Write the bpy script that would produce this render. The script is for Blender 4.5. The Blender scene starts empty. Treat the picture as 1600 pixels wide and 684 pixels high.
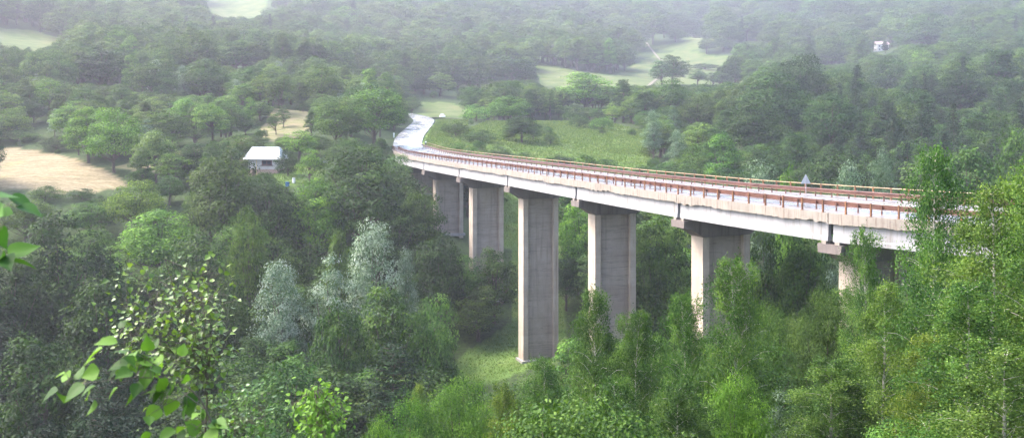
import bpy, math, random
import numpy as np
from mathutils import Vector, Matrix
R = math.radians
rng = np.random.default_rng(7); random.seed(7)
S = bpy.context.scene
COL = S.collection
F = 1600.0; HX = 800.0; HY = 186.0; CZ = 8.03     # focal length in photo pixels, principal column, horizon row, eye height over the deck

# ------------------------------------------------------------------ helpers
def st(d): return d if d < 400 else 400+(d-400)*2.0      # far hills pushed back past their estimated distance so haze builds over them
def W(x, y, d):
    d = st(d)
    return ((x-HX)*d/F, d, CZ-(y-HY)*d/F)
def P(X, Y, Z):
    Y = np.maximum(Y, .5)
    return HX+F*X/Y, HY+F*(CZ-Z)/Y

class MB:
    """quads gathered in numpy arrays, linked as one mesh"""
    def __init__(s): s.v = []; s.f = []; s.n = 0; s.a = []
    def add(s, v, f, a=None):
        v = np.asarray(v, float).reshape(-1, 3); f = np.asarray(f, int).reshape(-1, 4)
        s.v.append(v); s.f.append(f+s.n); s.n += len(v)
        s.a.append(np.full(len(f), .5) if a is None else np.asarray(a, float))
        return s
    def box(s, c, size, rz=0, axes=None, a=None):
        h = np.array(size)/2
        v = np.array([[x, y, z] for x in (-1, 1) for y in (-1, 1) for z in (-1, 1)])*h
        if rz:
            cs, sn = math.cos(rz), math.sin(rz); v = np.stack([v[:, 0]*cs-v[:, 1]*sn, v[:, 0]*sn+v[:, 1]*cs, v[:, 2]], 1)
        if axes is not None: v = v@np.array(axes)
        return s.add(v+np.array(c), [[0, 1, 3, 2], [4, 6, 7, 5], [0, 4, 5, 1], [2, 3, 7, 6], [0, 2, 6, 4], [1, 5, 7, 3]])
    def loft(s, rings, closed=True, cap=True):
        rings = np.asarray(rings, float); n, k = rings.shape[:2]
        idx = np.arange(n*k).reshape(n, k)
        m = k if closed else k-1
        i = np.repeat(np.arange(n-1), m); j = np.tile(np.arange(m), n-1); j2 = (j+1) % k
        f = np.stack([idx[i, j], idx[i, j2], idx[i+1, j2], idx[i+1, j]], 1)
        fs = [f]
        if cap and closed:
            for r, fl in ((0, 1), (n-1, 0)):
                q = []
                a, b = 0, k-1
                while b-a > 1:
                    if b-a == 2: q.append([idx[r, a], idx[r, a+1], idx[r, b], idx[r, b]]); break
                    q.append([idx[r, a], idx[r, a+1], idx[r, b-1], idx[r, b]]); a += 1; b -= 1
                q = [t for t in q if len(set(t)) == 4]
                if q: fs.append(np.array(q)[:, ::-1] if fl == 0 else np.array(q))
        return s.add(rings.reshape(-1, 3), np.concatenate(fs))
    def tube(s, pts, rad, k=6):
        pts = np.asarray(pts, float); rad = np.broadcast_to(rad, (len(pts),))
        t = np.gradient(pts, axis=0); t /= np.linalg.norm(t, axis=1)[:, None]+1e-9
        up = np.eye(3)[np.abs(t).max(0).argmin()][None]*np.ones((len(t), 1))
        u = np.cross(t, up); u /= np.linalg.norm(u, axis=1)[:, None]+1e-9
        w = np.cross(t, u)
        a = np.linspace(0, 2*math.pi, k, endpoint=False)
        rings = pts[:, None]+rad[:, None, None]*(np.cos(a)[None, :, None]*u[:, None]+np.sin(a)[None, :, None]*w[:, None])
        return s.loft(rings)
    def build(s, name, mat=None, parent=None, smooth=False):
        me = bpy.data.meshes.new(name)
        v = np.concatenate(s.v); f = np.concatenate(s.f); a = np.concatenate(s.a)
        me.vertices.add(len(v)); me.vertices.foreach_set('co', v.astype(np.float32).ravel())
        me.loops.add(len(f)*4); me.polygons.add(len(f))
        me.loops.foreach_set('vertex_index', f.astype(np.int32).ravel())
        me.polygons.foreach_set('loop_start', np.arange(0, len(f)*4, 4, dtype=np.int32))
        at = me.attributes.new('v', 'FLOAT', 'FACE'); at.data.foreach_set('value', a.astype(np.float32))
        me.update(calc_edges=True)
        me.polygons.foreach_set('use_smooth', np.full(len(f), bool(smooth)))
        if mat: me.materials.append(mat)
        o = bpy.data.objects.new(name, me); COL.objects.link(o)
        if parent: o.parent = parent
        return o

def tag(o, label=None, cat=None, group=None, kind=None):
    if label: o['label'] = label
    if cat: o['category'] = cat
    if group: o['group'] = group
    if kind: o['kind'] = kind
    return o
def empty(name, loc=(0, 0, 0), rz=0):
    o = bpy.data.objects.new(name, None); COL.objects.link(o); o.empty_display_size = .3
    o.location = loc; o.rotation_euler = (0, 0, rz); return o
def inpoly(x, y, poly):
    x = np.asarray(x, float); y = np.asarray(y, float); r = np.zeros(x.shape, bool)
    n = len(poly)
    for i in range(n):
        x0, y0 = poly[i]; x1, y1 = poly[(i+1) % n]
        if y0 == y1: continue
        c = (y0 > y) != (y1 > y)
        r ^= c & (x < (x1-x0)*(y-y0)/(y1-y0)+x0)
    return r
def catmull(pts, n=14):
    pts = np.asarray(pts, float); q = np.vstack([2*pts[0]-pts[1], pts, 2*pts[-1]-pts[-2]]); out = []
    for i in range(1, len(q)-2):
        for t in np.linspace(0, 1, n, endpoint=False):
            a, b, c, d = q[i-1:i+3]
            out.append(.5*(2*b+(c-a)*t+(2*a-5*b+4*c-d)*t*t+(3*b-a-3*c+d)*t**3))
    out.append(pts[-1]); return np.array(out)

# ------------------------------------------------------------------ materials
def mat(name):
    m = bpy.data.materials.new(name); m.use_nodes = True; nt = m.node_tree; nt.nodes.clear()
    return m, nt
def N(nt, t, **kw):
    n = nt.nodes.new(t)
    for k, v in kw.items():
        if k.startswith('i_'):
            n.inputs[int(k[2:]) if k[2:].isdigit() else k[2:].replace('_', ' ')].default_value = v
        else: setattr(n, k, v)
    return n
def L(nt, a, b): nt.links.new(a, b)
def ramp(nt, fac, stops):
    r = nt.nodes.new('ShaderNodeValToRGB'); e = r.color_ramp.elements
    e[0].position, e[0].color = stops[0][0], (*stops[0][1], 1)
    e[1].position, e[1].color = stops[-1][0], (*stops[-1][1], 1)
    for p, c in stops[1:-1]:
        q = e.new(p); q.color = (*c, 1)
    if fac is not None: L(nt, fac, r.inputs[0])
    return r.outputs[0]
def noise(nt, scale, co=None, detail=4, rough=.55, sc=None, dist=0):
    n = N(nt, 'ShaderNodeTexNoise'); n.inputs['Scale'].default_value = scale; n.inputs['Detail'].default_value = detail
    n.inputs['Roughness'].default_value = rough; n.inputs['Distortion'].default_value = dist
    if co is not None:
        if sc:
            mp = N(nt, 'ShaderNodeMapping'); mp.inputs['Scale'].default_value = sc; L(nt, co, mp.inputs[0]); co = mp.outputs[0]
        L(nt, co, n.inputs['Vector'])
    return n.outputs[0]
def mix(nt, f, a, b, mode='MIX'):
    m = N(nt, 'ShaderNodeMix', data_type='RGBA', blend_type=mode)
    for s, v in ((0, f), (6, a), (7, b)):
        if isinstance(v, (int, float)): m.inputs[s].default_value = v
        elif isinstance(v, tuple): m.inputs[s].default_value = (*v, 1)
        else: L(nt, v, m.inputs[s])
    return m.outputs[2]
def math_(nt, op, a, b=0., clamp=False):
    m = N(nt, 'ShaderNodeMath', operation=op, use_clamp=clamp)
    for i, v in ((0, a), (1, b)):
        if isinstance(v, (int, float)): m.inputs[i].default_value = v
        else: L(nt, v, m.inputs[i])
    return m.outputs[0]
def out(nt, bsdf):
    o = N(nt, 'ShaderNodeOutputMaterial'); L(nt, bsdf, o.inputs[0])
def pbsdf(nt, col, rough=.8, spec=.3, bump=None, bs=.4, bd=.05, metal=0.):
    b = N(nt, 'ShaderNodeBsdfPrincipled')
    if isinstance(col, tuple): b.inputs['Base Color'].default_value = (*col, 1)
    else: L(nt, col, b.inputs['Base Color'])
    if isinstance(rough, (int, float)): b.inputs['Roughness'].default_value = rough
    else: L(nt, rough, b.inputs['Roughness'])
    b.inputs['Specular IOR Level'].default_value = spec; b.inputs['Metallic'].default_value = metal
    if bump is not None:
        bu = N(nt, 'ShaderNodeBump'); bu.inputs['Strength'].default_value = bs; bu.inputs['Distance'].default_value = bd
        L(nt, bump, bu.inputs['Height']); L(nt, bu.outputs[0], b.inputs['Normal'])
    return b.outputs[0]

def leaf_mat(name, dark, mid, light, trans=.3, rough=.6, spec=.15, tcol=(1.25, 1.3, .5)):
    m, nt = mat(name)
    at = N(nt, 'ShaderNodeAttribute', attribute_name='v')
    c = ramp(nt, at.outputs['Fac'], [(.1, dark), (.5, mid), (.95, light)])
    oi = N(nt, 'ShaderNodeObjectInfo')
    hs = N(nt, 'ShaderNodeHueSaturation')
    L(nt, math_(nt, 'ADD', math_(nt, 'MULTIPLY', oi.outputs['Random'], .03), .485), hs.inputs['Hue'])
    r2 = math_(nt, 'FRACT', math_(nt, 'MULTIPLY', oi.outputs['Random'], 7.31))
    L(nt, math_(nt, 'ADD', math_(nt, 'MULTIPLY', r2, .45), .78), hs.inputs['Value'])
    hs.inputs['Saturation'].default_value = 1.0
    L(nt, c, hs.inputs['Color'])
    c = mix(nt, 1., hs.outputs[0], oi.outputs['Color'], 'MULTIPLY')
    p = pbsdf(nt, c, rough, spec)
    t = N(nt, 'ShaderNodeBsdfTranslucent'); L(nt, mix(nt, 1., c, tcol, 'MULTIPLY'), t.inputs[0])
    ms = N(nt, 'ShaderNodeMixShader'); ms.inputs[0].default_value = trans
    L(nt, p, ms.inputs[1]); L(nt, t.outputs[0], ms.inputs[2]); out(nt, ms.outputs[0]); return m

M = {}
M['leaf'] = leaf_mat('broad_leaf', (.017, .040, .008), (.040, .084, .014), (.090, .150, .028))
M['leaf_birch'] = leaf_mat('birch_leaf', (.022, .058, .012), (.056, .118, .021), (.135, .215, .042), trans=.34)
M['leaf_light'] = leaf_mat('light_leaf', (.032, .070, .012), (.070, .125, .022), (.13, .20, .045))
M['leaf_silver'] = leaf_mat('silver_leaf', (.06, .11, .05), (.16, .22, .14), (.36, .41, .33), trans=.25, tcol=(1, 1.1, .8))
M['leaf_conifer'] = leaf_mat('needle', (.010, .024, .010), (.020, .042, .016), (.036, .065, .024), trans=.15)
M['leaf_near'] = leaf_mat('young_leaf', (.025, .065, .012), (.06, .14, .02), (.14, .26, .035), trans=.4, rough=.55, spec=.2)
M['leaf_sapling'] = leaf_mat('sapling_leaf', (.04, .09, .018), (.09, .18, .03), (.2, .32, .06), trans=.3, rough=.35, spec=.45)
def simple(name, col, rough=.8, spec=.3, nscale=None, var=.35, bs=.3, bd=.02, metal=0., sc=None):
    m, nt = mat(name)
    if nscale:
        tc = N(nt, 'ShaderNodeTexCoord').outputs['Object']
        n = noise(nt, nscale, tc, sc=sc)
        c = ramp(nt, n, [(.3, tuple(v*(1-var) for v in col)), (.7, tuple(min(1, v*(1+var)) for v in col))])
        out(nt, pbsdf(nt, c, rough, spec, n, bs, bd, metal))
    else: out(nt, pbsdf(nt, col, rough, spec, metal=metal))
    return m
M['bark'] = simple('bark', (.075, .06, .048), .9, .2, 6, .5, .8, .05, sc=(3, 3, .6))
def birch_bark():
    m, nt = mat('birch_bark'); tc = N(nt, 'ShaderNodeTexCoord').outputs['Object']
    n = noise(nt, 4, tc, sc=(1, 1, 6)); n2 = noise(nt, 1.2, tc)
    c = ramp(nt, n, [(.36, (.05, .045, .04)), (.44, (.5, .47, .42)), (.8, (.62, .6, .55))])
    c = mix(nt, math_(nt, 'MULTIPLY', n2, .6), c, (.25, .2, .15)); out(nt, pbsdf(nt, c, .7, .3)); return m
M['birch_bark'] = birch_bark()
M['twig'] = simple('twig_bark', (.06, .045, .028), .5, .4, 30, .3, .2, .002)

def concrete(name, base, stain, rough=.75, streak=.5, lines=0., fs=1.1):
    m, nt = mat(name); tc = N(nt, 'ShaderNodeTexCoord').outputs['Object']
    geo = N(nt, 'ShaderNodeNewGeometry').outputs['Position']
    n1 = noise(nt, .55, geo, 6, .65); n2 = noise(nt, fs, geo, 6, .68, sc=(1.6, 1.6, .12)); n3 = noise(nt, 9, geo, 5, .7)
    c = ramp(nt, n1, [(.3, tuple(v*.82 for v in base)), (.7, tuple(min(1, v*1.12) for v in base))])
    c = mix(nt, math_(nt, 'MULTIPLY', math_(nt, 'SUBTRACT', n2, .52, True), 6*streak, True), c, stain)
    c = mix(nt, math_(nt, 'MULTIPLY', math_(nt, 'SUBTRACT', n3, .58, True), 3.5, True), c, tuple(v*.55 for v in base))
    if lines:
        n4 = noise(nt, .32, geo, 5, .7, sc=(.25, .25, 5), dist=.4)
        c = mix(nt, math_(nt, 'MULTIPLY', math_(nt, 'SUBTRACT', .025*1., math_(nt, 'ABSOLUTE', math_(nt, 'SUBTRACT', n4, .56)), True), 30*lines, True), c, tuple(v*.35 for v in base))
        w = noise(nt, .18, geo, 2, .5, sc=(.1, .1, 2.2))
        c = mix(nt, math_(nt, 'MULTIPLY', math_(nt, 'SUBTRACT', w, .5, True), 2., True), c, tuple(v*.7 for v in (base[0], base[1]*.95, base[2]*.9)))
    out(nt, pbsdf(nt, c, rough, .35, n3, .5, .03)); return m
M['pier'] = concrete('pier_concrete', (.38, .315, .255), (.19, .135, .10), lines=.25, streak=.8)
M['panel_shade'] = concrete('pier_panel_shade_concrete', (.30, .245, .205), (.17, .13, .105), lines=.8, streak=.7)  # darker than the pier: recess shade painted in, with pour lines and streaks
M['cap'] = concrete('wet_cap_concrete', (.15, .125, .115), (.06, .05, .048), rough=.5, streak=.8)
M['girder'] = concrete('pale_girder_concrete', (.28, .275, .28), (.17, .15, .135), rough=.6, streak=.9, fs=1.8)
M['edge'] = concrete('weathered_edge_concrete', (.245, .215, .185), (.12, .082, .06), rough=.85, streak=1.1, fs=2.6)
M['slab'] = concrete('slab_concrete', (.3, .28, .27), (.12, .1, .09))
M['walk'] = concrete('footway_concrete', (.19, .175, .175), (.11, .095, .09), rough=.4, streak=.4)
def wet_asphalt(name, base=.05, r0=.08, r1=.35):
    m, nt = mat(name); geo = N(nt, 'ShaderNodeNewGeometry').outputs['Position']
    n = noise(nt, .35, geo, 5, .6); n2 = noise(nt, 14, geo, 3)
    c = ramp(nt, n, [(.3, (base*.8,)*3), (.7, (base*1.4, base*1.38, base*1.4))])
    r = ramp(nt, n, [(.4, (r0,)*3), (.62, (r1,)*3)])
    out(nt, pbsdf(nt, c, r, .8, n2, .03, .002)); return m
M['asphalt'] = wet_asphalt('wet_asphalt', .32, .1, .24)
M['asphalt_bridge'] = wet_asphalt('bridge_asphalt', .10, .15, .4)
def rust(name, a, b, rough=.45):
    m, nt = mat(name); geo = N(nt, 'ShaderNodeNewGeometry').outputs['Position']
    n = noise(nt, .8, geo, 6, .7); n2 = noise(nt, 6, geo, 4, .6)
    c = ramp(nt, n, [(.35, a), (.62, b)]); c = mix(nt, math_(nt, 'MULTIPLY', n2, .4), c, tuple(v*.4 for v in a))
    out(nt, pbsdf(nt, c, rough, .5, n2, .2, .005)); return m
M['red_rail'] = rust('rusty_red_paint', (.07, .028, .02), (.15, .068, .05), .35)
M['red_post'] = rust('rusty_orange_paint', (.10, .04, .018), (.24, .105, .04), .5)
M['yellow_rail'] = rust('faded_yellow_paint', (.2, .12, .05), (.38, .28, .14), .4)
M['paint_white'] = simple('white_road_paint', (.7, .7, .7), .3, .5, 3, .2)

# ------------------------------------------------------------------ terrain height
RP = [(641, 233.2, 259.5), (637, 225, 272), (641, 213, 290), (651, 202, 320), (659, 194, 350), (662, 188, 374), (655, 183, 392), (640, 179.5, 403), (615, 176, 414), (575, 171, 424), (520, 166, 438)]
road_pts = catmull([W(*p) for p in RP], 10)
px_ctrl = [ # photo x, y of the ground there, distance
 (100, 299, 205), (0, 285, 212), (200, 291, 216), (0, 231, 262), (90, 243, 248), (170, 272, 226), (230, 262, 236), (330, 240, 246), (412, 275, 225), (480, 272, 222),
 (440, 172, 300), (450, 210, 268), (380, 205, 285), (510, 235, 250), (560, 225, 268), (300, 200, 290), (100, 195, 290), (0, 180, 300),
 (100, 120, 390), (30, 62, 480), (110, 72, 480), (250, 70, 520), (200, 20, 620), (350, 12, 720), (300, 100, 440), (0, 20, 600), (400, 110, 430), (500, 120, 430),
 (640, 168, 432), (690, 171, 432), (560, 140, 440), (700, 140, 480), (600, 90, 580), (700, 70, 640), (500, 40, 700), (800, 50, 720), (650, 10, 860), (850, 10, 900),
 (900, 240, 285), (950, 215, 320), (1050, 232, 300), (750, 246, 268), (850, 205, 340), (900, 195, 370), (800, 195, 340), (720, 205, 318), (1000, 250, 265),
 (870, 122, 520), (850, 100, 560), (1000, 118, 560), (960, 130, 520), (1050, 82, 680), (1130, 100, 640), (1160, 120, 600), (1120, 58, 790), (960, 40, 830), (1050, 15, 960), (1000, 165, 440), (1150, 165, 460),
 (1300, 262, 300), (1200, 240, 320), (1500, 262, 290), (1300, 160, 480), (1500, 160, 450), (1600, 130, 480), (1375, 88, 660), (1250, 90, 640), (1550, 60, 640), (1400, 10, 900), (1200, 10, 900), (1600, 10, 800),
 (790, 355, 238), (790, 330, 250), (730, 340, 245), (860, 330, 245), (890, 505, 186), (838, 560, 163), (760, 560, 165), (740, 600, 152), (700, 560, 168)]
xyz_ctrl = [(0, -60, 12), (-60, -60, 10), (80, -60, 12), (0, 0, 6.3), (-1, 3, 5.7), (0, 8, 3.5), (-6, 12, 0), (0, 22, -5.5), (8, 22, -4), (-12, 30, -11), (0, 40, -14), (15, 42, -9.5), (22, 34, -5), (30, 50, -8), (0, 60, -20),
 (20, 62, -15), (-15, 60, -22), (-12, 85, -28), (-35, 80, -30), (5, 90, -26), (22, 92, -21), (32, 88, -17), (42, 76, -9), (55, 64, -3), (75, 55, -1), (45, 40, -1), (40, 15, 3), (-40, 20, 0), (-40, 50, -18),
 (22.5, 110.6, -26), (13, 136, -31), (4, 162, -29.8), (-5, 187, -24), (-13.5, 212, -16), (-21, 238, -8), (-26, 256, -2), (-24, 266, .6), (-10, 262, -2.5), (-40, 250, -3.5),
 (-30, 110, -34), (-60, 110, -36), (-15, 120, -34), (-60, 140, -30), (-30, 140, -31), (-45, 170, -22), (-80, 170, -19), (-50, 195, -12), (-30, 180, -22), (-110, 150, -30),
 (10, 190, -27), (30, 150, -28), (45, 120, -24), (60, 150, -24), (80, 200, -20), (40, 200, -20), (70, 110, -16), (100, 90, -4), (110, 140, -15), (140, 220, -18), (60, 240, -14), (20, 230, -18),
 (-380, 2250, 318), (0, 2250, 310), (380, 2250, 305), (1000, 2250, 312), (-1000, 2250, 312), (-450, 900, 150), (450, 900, 80), (-500, 600, 130), (-400, 300, 60), (-300, 100, 10), (500, 500, 60), (350, 250, 20), (300, 60, 20), (-900, 2800, 350), (0, 2800, 350), (900, 2800, 350)]
CT = np.array([W(*p) for p in px_ctrl]+[tuple(map(float, p)) for p in xyz_ctrl]+[tuple(p-np.array([0, 0, .2])) for p in road_pts[::8]])
def phi(d2): return np.sqrt(d2+12.**2)
def solve():
    n = len(CT); D = ((CT[:, None, :2]-CT[None, :, :2])**2).sum(-1)
    A = phi(D)-np.eye(n)*1.5
    B = np.zeros((n+1, n+1)); B[:n, :n] = A; B[n, :n] = 1; B[:n, n] = 1
    return np.linalg.solve(B, np.append(CT[:, 2], 0))
WT = solve()
def hnoise(X, Y):
    z = 0
    for k, (a, l) in enumerate(((.5, 31.), (.3, 13.), (.12, 5.))):
        z = z+a*np.sin(X/l*2.1+k*1.3+1.7*np.sin(Y/l*1.1+k))*np.cos(Y/l*1.7+k*2.1+1.3*np.sin(X/l*.9))
    return z
def ground(X, Y):
    X = np.atleast_1d(np.asarray(X, float)); Y = np.atleast_1d(np.asarray(Y, float)); z = np.empty(X.shape).ravel()
    xf, yf = X.ravel(), Y.ravel()
    for s in range(0, len(xf), 20000):
        a, b = xf[s:s+20000], yf[s:s+20000]
        z[s:s+20000] = phi((a[:, None]-CT[None, :, 0])**2+(b[:, None]-CT[None, :, 1])**2)@WT[:-1]+WT[-1]
    z = z.reshape(X.shape)+hnoise(X, Y)*np.clip(Y/150, 0, 1)
    z = z+np.clip((Y-560)/500, 0, 1)*(9*np.sin(X/75+1.5*np.sin(Y/160.))*np.cos(Y/105+X/300)+5*np.sin(X/34+Y/52))
    near = (np.abs(Y-340) < 120) & (X > -130) & (X < 40)
    if near.any():
        q = np.stack([X[near], Y[near]], 1); zz = z[near]
        d = np.sqrt(((q[:, None]-road_pts[None, :, :2])**2).sum(-1)); i = d.argmin(1); dm = d[np.arange(len(q)), i]
        k = np.clip((13-dm)/7.5, 0, 1); k = k*k*(3-2*k)
        z[near] = zz*(1-k)+(road_pts[i, 2]-.25)*k
    return z
def gz(x, y): return float(ground(x, y)[0])

# open areas on the ground: photo polygon, depth range, kind
STRAW = [(-80, 226), (30, 232), (100, 243), (165, 266), (205, 290), (150, 300), (60, 300), (-80, 286)]
AREAS = [
 (STRAW, 190, 275, 'straw'),
 ([(170, 262), (250, 240), (300, 232), (390, 215), (400, 248), (330, 262), (240, 274)], 215, 275, 'dry'),
 ([(405, 215), (420, 175), (440, 155), (475, 152), (488, 175), (480, 215), (440, 225)], 255, 320, 'dry'),
 ([(-60, 38), (60, 50), (90, 60), (130, 82), (100, 88), (-60, 74)], 430, 540, 'hay'),
 ([(315, -20), (420, -20), (410, 26), (360, 32), (330, 24)], 560, 1100, 'hay'),
 ([(620, 163), (700, 160), (760, 176), (745, 185), (690, 192), (640, 172)], 395, 450, 'hay'),
 ([(640, 234), (660, 207), (686, 188), (730, 188), (730, 236), (690, 248)], 258, 400, 'meadow'),
 ([(700, 214), (760, 190), (900, 182), (1010, 205), (1020, 262), (900, 275), (760, 265), (690, 245)], 240, 390, 'meadow'),
 ([(833, 96), (880, 108), (960, 118), (1010, 92), (1060, 78), (1170, 95), (1160, 132), (1040, 132), (930, 140), (850, 150)], 480, 740, 'hay'),
 ([(985, 75), (1060, 70), (1100, 38), (1130, 45), (1120, 70), (1060, 80)], 640, 900, 'hay'),
 ([(770, 300), (900, 300), (880, 560), (700, 620), (640, 620), (720, 560), (800, 500), (800, 390), (770, 385)], 140, 262, 'meadow'),
 ([(425, 262), (520, 250), (540, 285), (440, 290)], 205, 250, 'meadow'),
]
def area_masks(X, Y, Z):
    px, py = P(X, Y, Z); m = {k: np.zeros(X.shape) for k in ('straw', 'dry', 'meadow', 'hay')}
    jx = 3*np.sin(X*.7)+2*np.sin(Y*.9)
    for poly, d0, d1, k in AREAS:
        m[k] = np.maximum(m[k], (inpoly(px+jx*.6, py+jx*.15, poly) & (Y > st(d0)) & (Y < st(d1))).astype(float))
    return m

def build_ground():
    v = np.linspace(0, 1, 560); Y = np.concatenate([np.linspace(-90, 4, 30), 6*(2350/6.)**v])
    u = np.linspace(-1, 1, 430); u = np.sign(u)*np.abs(u)**1.15
    hw = 70+np.maximum(Y, 0)*.82
    XX = u[None]*hw[:, None]; YY = np.repeat(Y[:, None], len(u), 1); ZZ = ground(XX, YY)
    V = np.stack([XX, YY, ZZ], -1).reshape(-1, 3); n, k = XX.shape
    idx = np.arange(n*k).reshape(n, k)
    f = np.stack([idx[:-1, :-1], idx[:-1, 1:], idx[1:, 1:], idx[1:, :-1]], -1).reshape(-1, 4)
    mb = MB(); mb.add(V, f); o = mb.build('ground', None, smooth=True); me = o.data
    m = area_masks(XX, YY, ZZ)
    col = np.zeros((n*k, 4), np.float32); col[:, 0] = m['straw'].ravel(); col[:, 1] = m['meadow'].ravel(); col[:, 2] = np.maximum(m['dry'], m['hay']*.3).ravel(); col[:, 1] = np.maximum(m['meadow'], m['hay']).ravel()
    a = me.attributes.new('cover', 'FLOAT_COLOR', 'POINT'); a.data.foreach_set('color', col.ravel())
    mt, nt = mat('ground_cover'); at = N(nt, 'ShaderNodeAttribute', attribute_name='cover'); sp = N(nt, 'ShaderNodeSeparateColor'); L(nt, at.outputs['Color'], sp.inputs[0])
    geo = N(nt, 'ShaderNodeNewGeometry').outputs['Position']
    n1 = noise(nt, .09, geo, 6, .65); n2 = noise(nt, 1.3, geo, 5, .7); n3 = noise(nt, .5, geo, 5, .7, sc=(.4, 1.4, 1))
    forest = ramp(nt, n2, [(.3, (.018, .028, .012)), (.7, (.05, .08, .025))])
    mead = ramp(nt, n1, [(.3, (.05, .105, .022)), (.5, (.10, .17, .036)), (.7, (.17, .21, .06))])
    mead = mix(nt, .35, mead, ramp(nt, n2, [(.35, (.04, .08, .02)), (.7, (.14, .19, .06))]))
    straw = ramp(nt, n3, [(.3, (.125, .105, .06)), (.5, (.195, .16, .10)), (.72, (.27, .225, .15))])
    straw = mix(nt, math_(nt, 'MULTIPLY', math_(nt, 'SUBTRACT', n1, .55, True), 4, True), straw, (.22, .22, .09))
    straw = mix(nt, .5, straw, mix(nt, 1., straw, ramp(nt, n2, [(.35, (.45, .5, .4)), (.6, (1.3, 1.25, 1.2))]), 'MULTIPLY'))
    dry = ramp(nt, n3, [(.35, (.07, .10, .03)), (.5, (.15, .14, .07)), (.66, (.22, .17, .115))])
    c = mix(nt, sp.outputs[1], forest, mead); hayc = ramp(nt, n1, [(.35, (.05, .08, .024)), (.5, (.08, .105, .036)), (.7, (.125, .125, .055))]); c = mix(nt, math_(nt, 'MULTIPLY', math_(nt, 'MULTIPLY', sp.outputs[1], sp.outputs[2]), 3.3, True), c, hayc); c = mix(nt, math_(nt, 'MULTIPLY', math_(nt, 'SUBTRACT', sp.outputs[2], .4, True), 1.7, True), c, dry); c = mix(nt, sp.outputs[0], c, straw)
    out(nt, pbsdf(nt, c, .95, .1, n2, .8, .25)); me.materials.append(mt)
    tag(o, 'wooded valley ground with meadows and straw field', kind='structure')
    return o
build_ground()

def strip(name, pts, width, mt, dz=0., kind='structure', label=None, cols=6, jitter=0):
    pts = np.asarray(pts); t = np.gradient(pts[:, :2], axis=0); t /= np.linalg.norm(t, axis=1)[:, None]
    nrm = np.stack([t[:, 1], -t[:, 0]], 1); rings = []
    for i, p in enumerate(pts):
        s = np.linspace(-width/2, width/2, cols)
        rings.append(np.column_stack([p[0]+nrm[i, 0]*s, p[1]+nrm[i, 1]*s, np.full(cols, p[2]+dz)]))
    mb = MB(); mb.loft(rings, closed=False, cap=False); o = mb.build(name, mt, smooth=True)
    tag(o, label, kind=kind); return o
strip('road', road_pts, 7.6, M['asphalt'], .02, label='wet shining asphalt road bending up beyond the bridge')
# dirt track on the far hay meadow and the spur to the parked car
def draped(pxs, n=8): 
    q = catmull([W(*p) for p in pxs], n); q[:, 2] = ground(q[:, 0], q[:, 1]); return q
M['dirt'] = simple('pale_dirt', (.16, .14, .11), .9, .2, .6, .2)
strip('dirt_track', draped([(1010, 150, 500), (1030, 118, 570), (1050, 98, 640), (1035, 85, 690), (1010, 72, 740)])+np.array([0, 0, .3]), 2.2, M['dirt'], label='pale dirt track crossing the far hay meadow')
strip('gravel_path', np.array([W(672, 183.5, 388), W(684, 184, 392), W(700, 184.5, 396), W(716, 186, 398)])+np.array([0, 0, .1]), 4.0, M['dirt'], label='short gravel path leaving the road bend')

# ------------------------------------------------------------------ viaduct
NE = [(60, 57.5, 0), (48, 66, 0), (39, 73.4, 0), (31.6, 80.6, 0), (26.9, 87.2, 0), (22.2, 97, 0), (17.4, 108.5, 0), (12.8, 121, 0), (8.1, 134.2, 0), (3.5, 147.3, 0), (-1, 160.5, 0), (-5.5, 173, 0), (-9.9, 185.6, 0), (-18.5, 211, 0), (-26.0, 237, .05), (-30.4, 259, .3)]
ne = catmull(NE, 30); sl = np.append(0, np.cumsum(np.linalg.norm(np.diff(ne[:, :2], axis=0), axis=1))); LEN = sl[-1]
def near(p): return float(sl[np.linalg.norm(ne[:, :2]-np.array(p[:2]), axis=1).argmin()])
TJ = [near((60, 57.5))+.01, near((39, 73.4))-8, near((26.9, 87.2)), near((17.4, 108.5)), near((8.1, 134.2)), near((-1, 160.5)), near((-9.9, 185.6)), near((-18.5, 211)), near((-26, 237)), LEN]
def frame(t):
    p = np.array([np.interp(t, sl, ne[:, i]) for i in range(3)])
    a = np.array([np.interp(min(t+1.5, LEN), sl, ne[:, i]) for i in range(2)]); b = np.array([np.interp(max(t-1.5, 0), sl, ne[:, i]) for i in range(2)])
    d = (a-b)/np.linalg.norm(a-b); nr = np.array([d[1], -d[0]])
    w = 11-2.*max(0, (t-TJ[8])/(LEN-TJ[8]))
    e = np.interp(t, [0, TJ[2], TJ[3], TJ[4], TJ[8], LEN], [.06, .05, .02, .006, .01, .075])
    return p, d, nr, w, e
def bp(t, s, h):
    p, d, nr, w, e = frame(t)
    if s < 0 and s > -1: s_ = s
    s = s if s < 5.5 else w-(11-s)
    return np.array([p[0]+nr[0]*s, p[1]+nr[1]*s, p[2]+e*s+h])
def sweep(prof, t0, t1, step=1.5, jit=None):
    ts = np.linspace(t0, t1, max(2, int((t1-t0)/step)+1)); rings = []
    for i, t in enumerate(ts):
        rings.append([bp(t, s, h+(jit(t, j) if jit else 0)) for j, (s, h) in enumerate(prof)])
    return rings
via = empty('road_viaduct', (4.2, 162.3, -29.8))
tag(via, 'long curving concrete road viaduct on tall rectangular piers across the wooded valley', 'viaduct')
def vb(mb, name, m, parent=None, smooth=False):
    o = mb.build(name, m, None, smooth); o.parent = parent or via
    o.matrix_parent_inverse = Matrix.Translation(-Vector(via.location)) if parent is None else Matrix.Identity(4)
    return o
WP = {}
mb = MB(); mb.loft(sweep([(.45, -.12), (10.55, -.12), (10.55, -.45), (.45, -.45)], .01, LEN)); vb(mb, 'deck_slab', M['slab'])
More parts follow.
